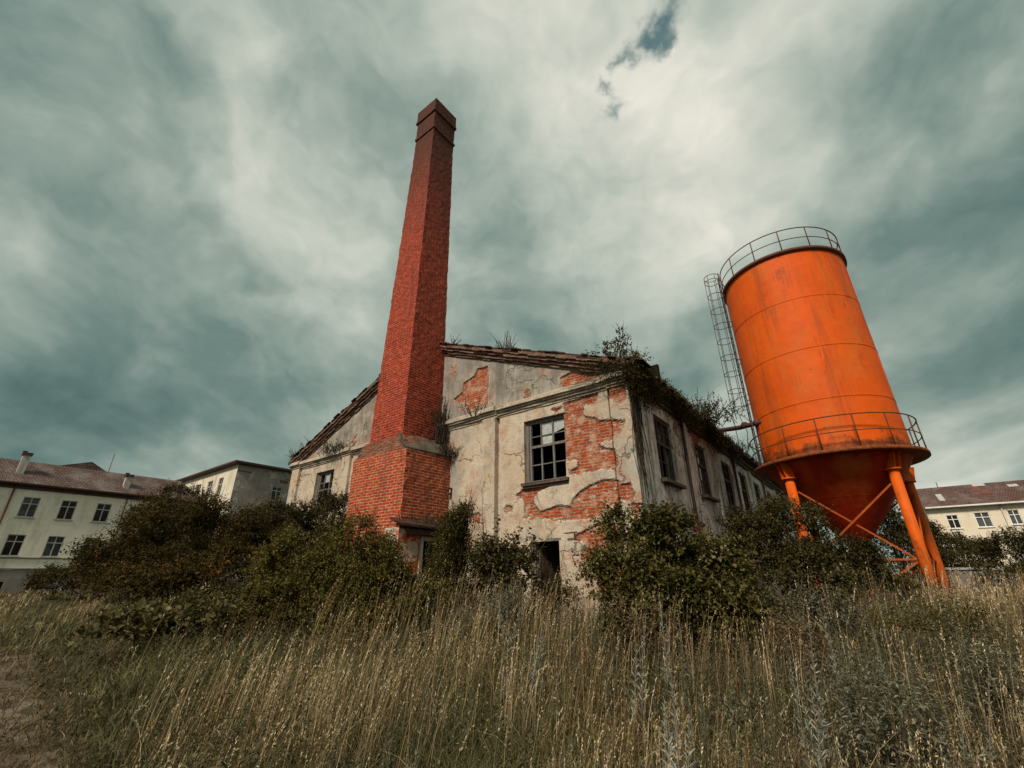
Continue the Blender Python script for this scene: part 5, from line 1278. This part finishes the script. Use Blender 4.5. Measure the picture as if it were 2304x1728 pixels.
def weeds():
    rng = np.random.default_rng(103)
    for name, mat, N, az, dm, nl, leaf, t0, seed, lo in (('weeds', MAT['weed'], 4600, (-40, 54), 26, 38, .040, .45, 4, .42), ('mugwort', MAT['leaf_grey'], 4200, (-20, 54), 16, 40, .050, .36, 14, .50)):
        x, y, d = wedge(N*2, 2.0, dm, *az, rng, .75)
        dens = .25+1.7*patchy(x, y, 1.3, seed)+.12*np.clip(x, -2, 5)
        k = ~inside_things(x, y) & (rng.random(len(x)) < dens) & (path_amount(x, y) < .2); x, y, d = x[k], y[k], d[k]; n = len(x)
        h = (height_field(x, y)*1.15+.05)*rng.uniform(.55, 1.1, n); z = ground_z(x, y)-.02
        B, D, P, LD, LN, L = weed_arrays(x, y, z, h, d, rng, nl, leaf)
        n_ = len(P); D_ = norm(LD); S = norm(np.cross(D_, LN)); L_ = L[:, None]
        v = np.stack([P, P+D_*L_*.5+S*L_*.15, P+D_*L_, P+D_*L_*.5-S*L_*.15], 1).reshape(-1, 3); b = np.arange(n_)*4
        tl = np.clip(t0+rng.normal(0, .16, n_)+np.repeat(rng.normal(0, .15, n), nl), 0, 1)
        V2, Q2, T2 = ribbons(x, y, z, h*1.0, .007*(d/4)**.6, np.full(n, .1), np.full(n, WIND), np.clip(np.full(n, t0-.1), 0, 1), 2, rng, 1.0)
        V = np.concatenate([v, V2]); Q = [np.stack([b, b+1, b+2, b+3], -1)]+[q+len(v) for q in Q2]
        tag(link(name, np_mesh(name, V, Q, {'tint': np.concatenate([np.repeat(tl, 4), T2])}), mat), kind='stuff')

def weed_clumps():
    for (x, y, lobes, n, mat, seed, lb) in (
        (2.62, 3.75, [(0, 0, .42, .30, .28, .40), (.22, .1, .34, .24, .22, .32), (-.2, 0, .28, .24, .22, .28)], 300, 'leaf_grey', 201, 'bluish grey bushy weed clump in the lower right foreground'),
        (3.95, 4.6, [(0, 0, .45, .42, .35, .42), (.4, .1, .36, .3, .3, .34)], 360, 'leaf_grey', 202, 'dark grey green weed clump by the right edge of the meadow'),
        (5.3, 6.2, [(0, 0, .5, .5, .4, .45), (-.45, .1, .4, .35, .3, .36)], 380, 'leaf_olive', 203, 'olive weed clump in front of the right silo leg'),
        (1.55, 6.6, [(0, 0, .45, .42, .3, .4), (.4, 0, .4, .3, .3, .36)], 300, 'russet', 204, 'rusty brown dock clump at the left foot of the big broad leaved bush'),
        (-.55, 8.6, [(0, 0, .42, .4, .3, .4), (.45, 0, .5, .3, .3, .45), (-.4, 0, .3, .3, .3, .3)], 380, 'leaf_grey', 205, 'pale grey green weed clump before the slender sapling'),
        (-1.9, 3.3, [(0, 0, .18, .3, .25, .18), (.3, .1, .2, .25, .22, .18)], 170, 'herb', 206, 'low green weed clump at the bottom left of the meadow'),
        (3.2, 5.9, [(0, 0, .45, .35, .3, .42), (.3, .1, .36, .3, .3, .34)], 300, 'russet', 207, 'brown seeding weed clump to the right of the middle')):
        bush('weed_clump', lb, 'weed', (x, y), lobes, n, .055, MAT['weed' if mat == 'russet' else mat], seed, group='bushy weed clumps in the meadow', ratio=.3, nl=12, shoot=.34, upb=1.1, spires=60, sub=6, subr=.5, stems=5, tint0=.5, twigs=0)
def silver_weeds():
    """tall silvery stalks one can pick out one by one"""
    rng = np.random.default_rng(104)
    spots = [(.98, 3.4, .78, 'front centre'), (2.25, 4.1, 1.02, ''), (2.02, 3.7, .78, ''), (1.2, 5.2, .95, ''), (3.1, 5.0, .95, ''), (3.9, 5.4, 1.0, ''), (.2, 6.2, .9, ''), (.75, 7.6, 1.05, ''), (-.1, 7.9, 1.1, ''), (2.9, 3.6, .8, ''), (4.8, 6.6, 1.05, ''), (1.75, 5.9, 1.0, '')]
    labs = ['lowest silvery weed stalk, near the bottom edge below the big broad leaved bush', 'tall silvery weed stalk below the dark bush under the silo hopper', 'silvery weed at the left edge of the bluish grey weed clump', 'pale weed stalk beside the rusty brown dock clump', 'grey weed stalk between the brown seeding clump and the olive clump',
            'pale upright weed left of the olive clump, below the silo legs', 'grey weed stalk between doorway and sapling, nearer the camera than both their weeds', 'pale weed directly in front of the dark doorway', 'pale weed just below the slender sapling', 'leaning silvery weed near the lower right corner', 'pale weed reaching up at the right end of the dark silo bush', 'grey stalk against the foot of the big broad leaved bush']
    for (x, y, h, _), lb in zip(spots, labs):
        g = float(ground_z(x, y)); root = thing('silver_weed', lb, 'weed', (x, y, g), 0, 'silvery weed stalks standing in the meadow')
        ns = 1+int(rng.integers(0, 3)); o = np.array([[rng.normal(0, .07), rng.normal(0, .07)] for _ in range(ns)]); o[0] = 0
        h = h*1.14+.05; hh = h*np.array([1.0]+[rng.uniform(.6, .9) for _ in range(ns-1)])
        B, D, P, LD, LN, L = weed_arrays(o[:, 0], o[:, 1], np.zeros(ns), hh, np.full(ns, 4.0), rng, 52, .085, .8)
        me = leaf_mesh('foliage', P, LD, LN, L, L*.18, np.clip(.62+rng.normal(0, .2, len(P)), 0, 1), rng); link('foliage', me, MAT['leaf_silver'], root)
        mb = MB()
        for i in range(ns): mb.tube([B[i], B[i]+D[i]*hh[i]*.5, B[i]+D[i]*hh[i]], [.006, .005, .002], 5, cap=False)
        mb.build('stem', MAT['twig'], root, uv=False)
grass(); dry_grass(); forbs(); path_turf(); weeds(); weed_clumps(); silver_weeds()
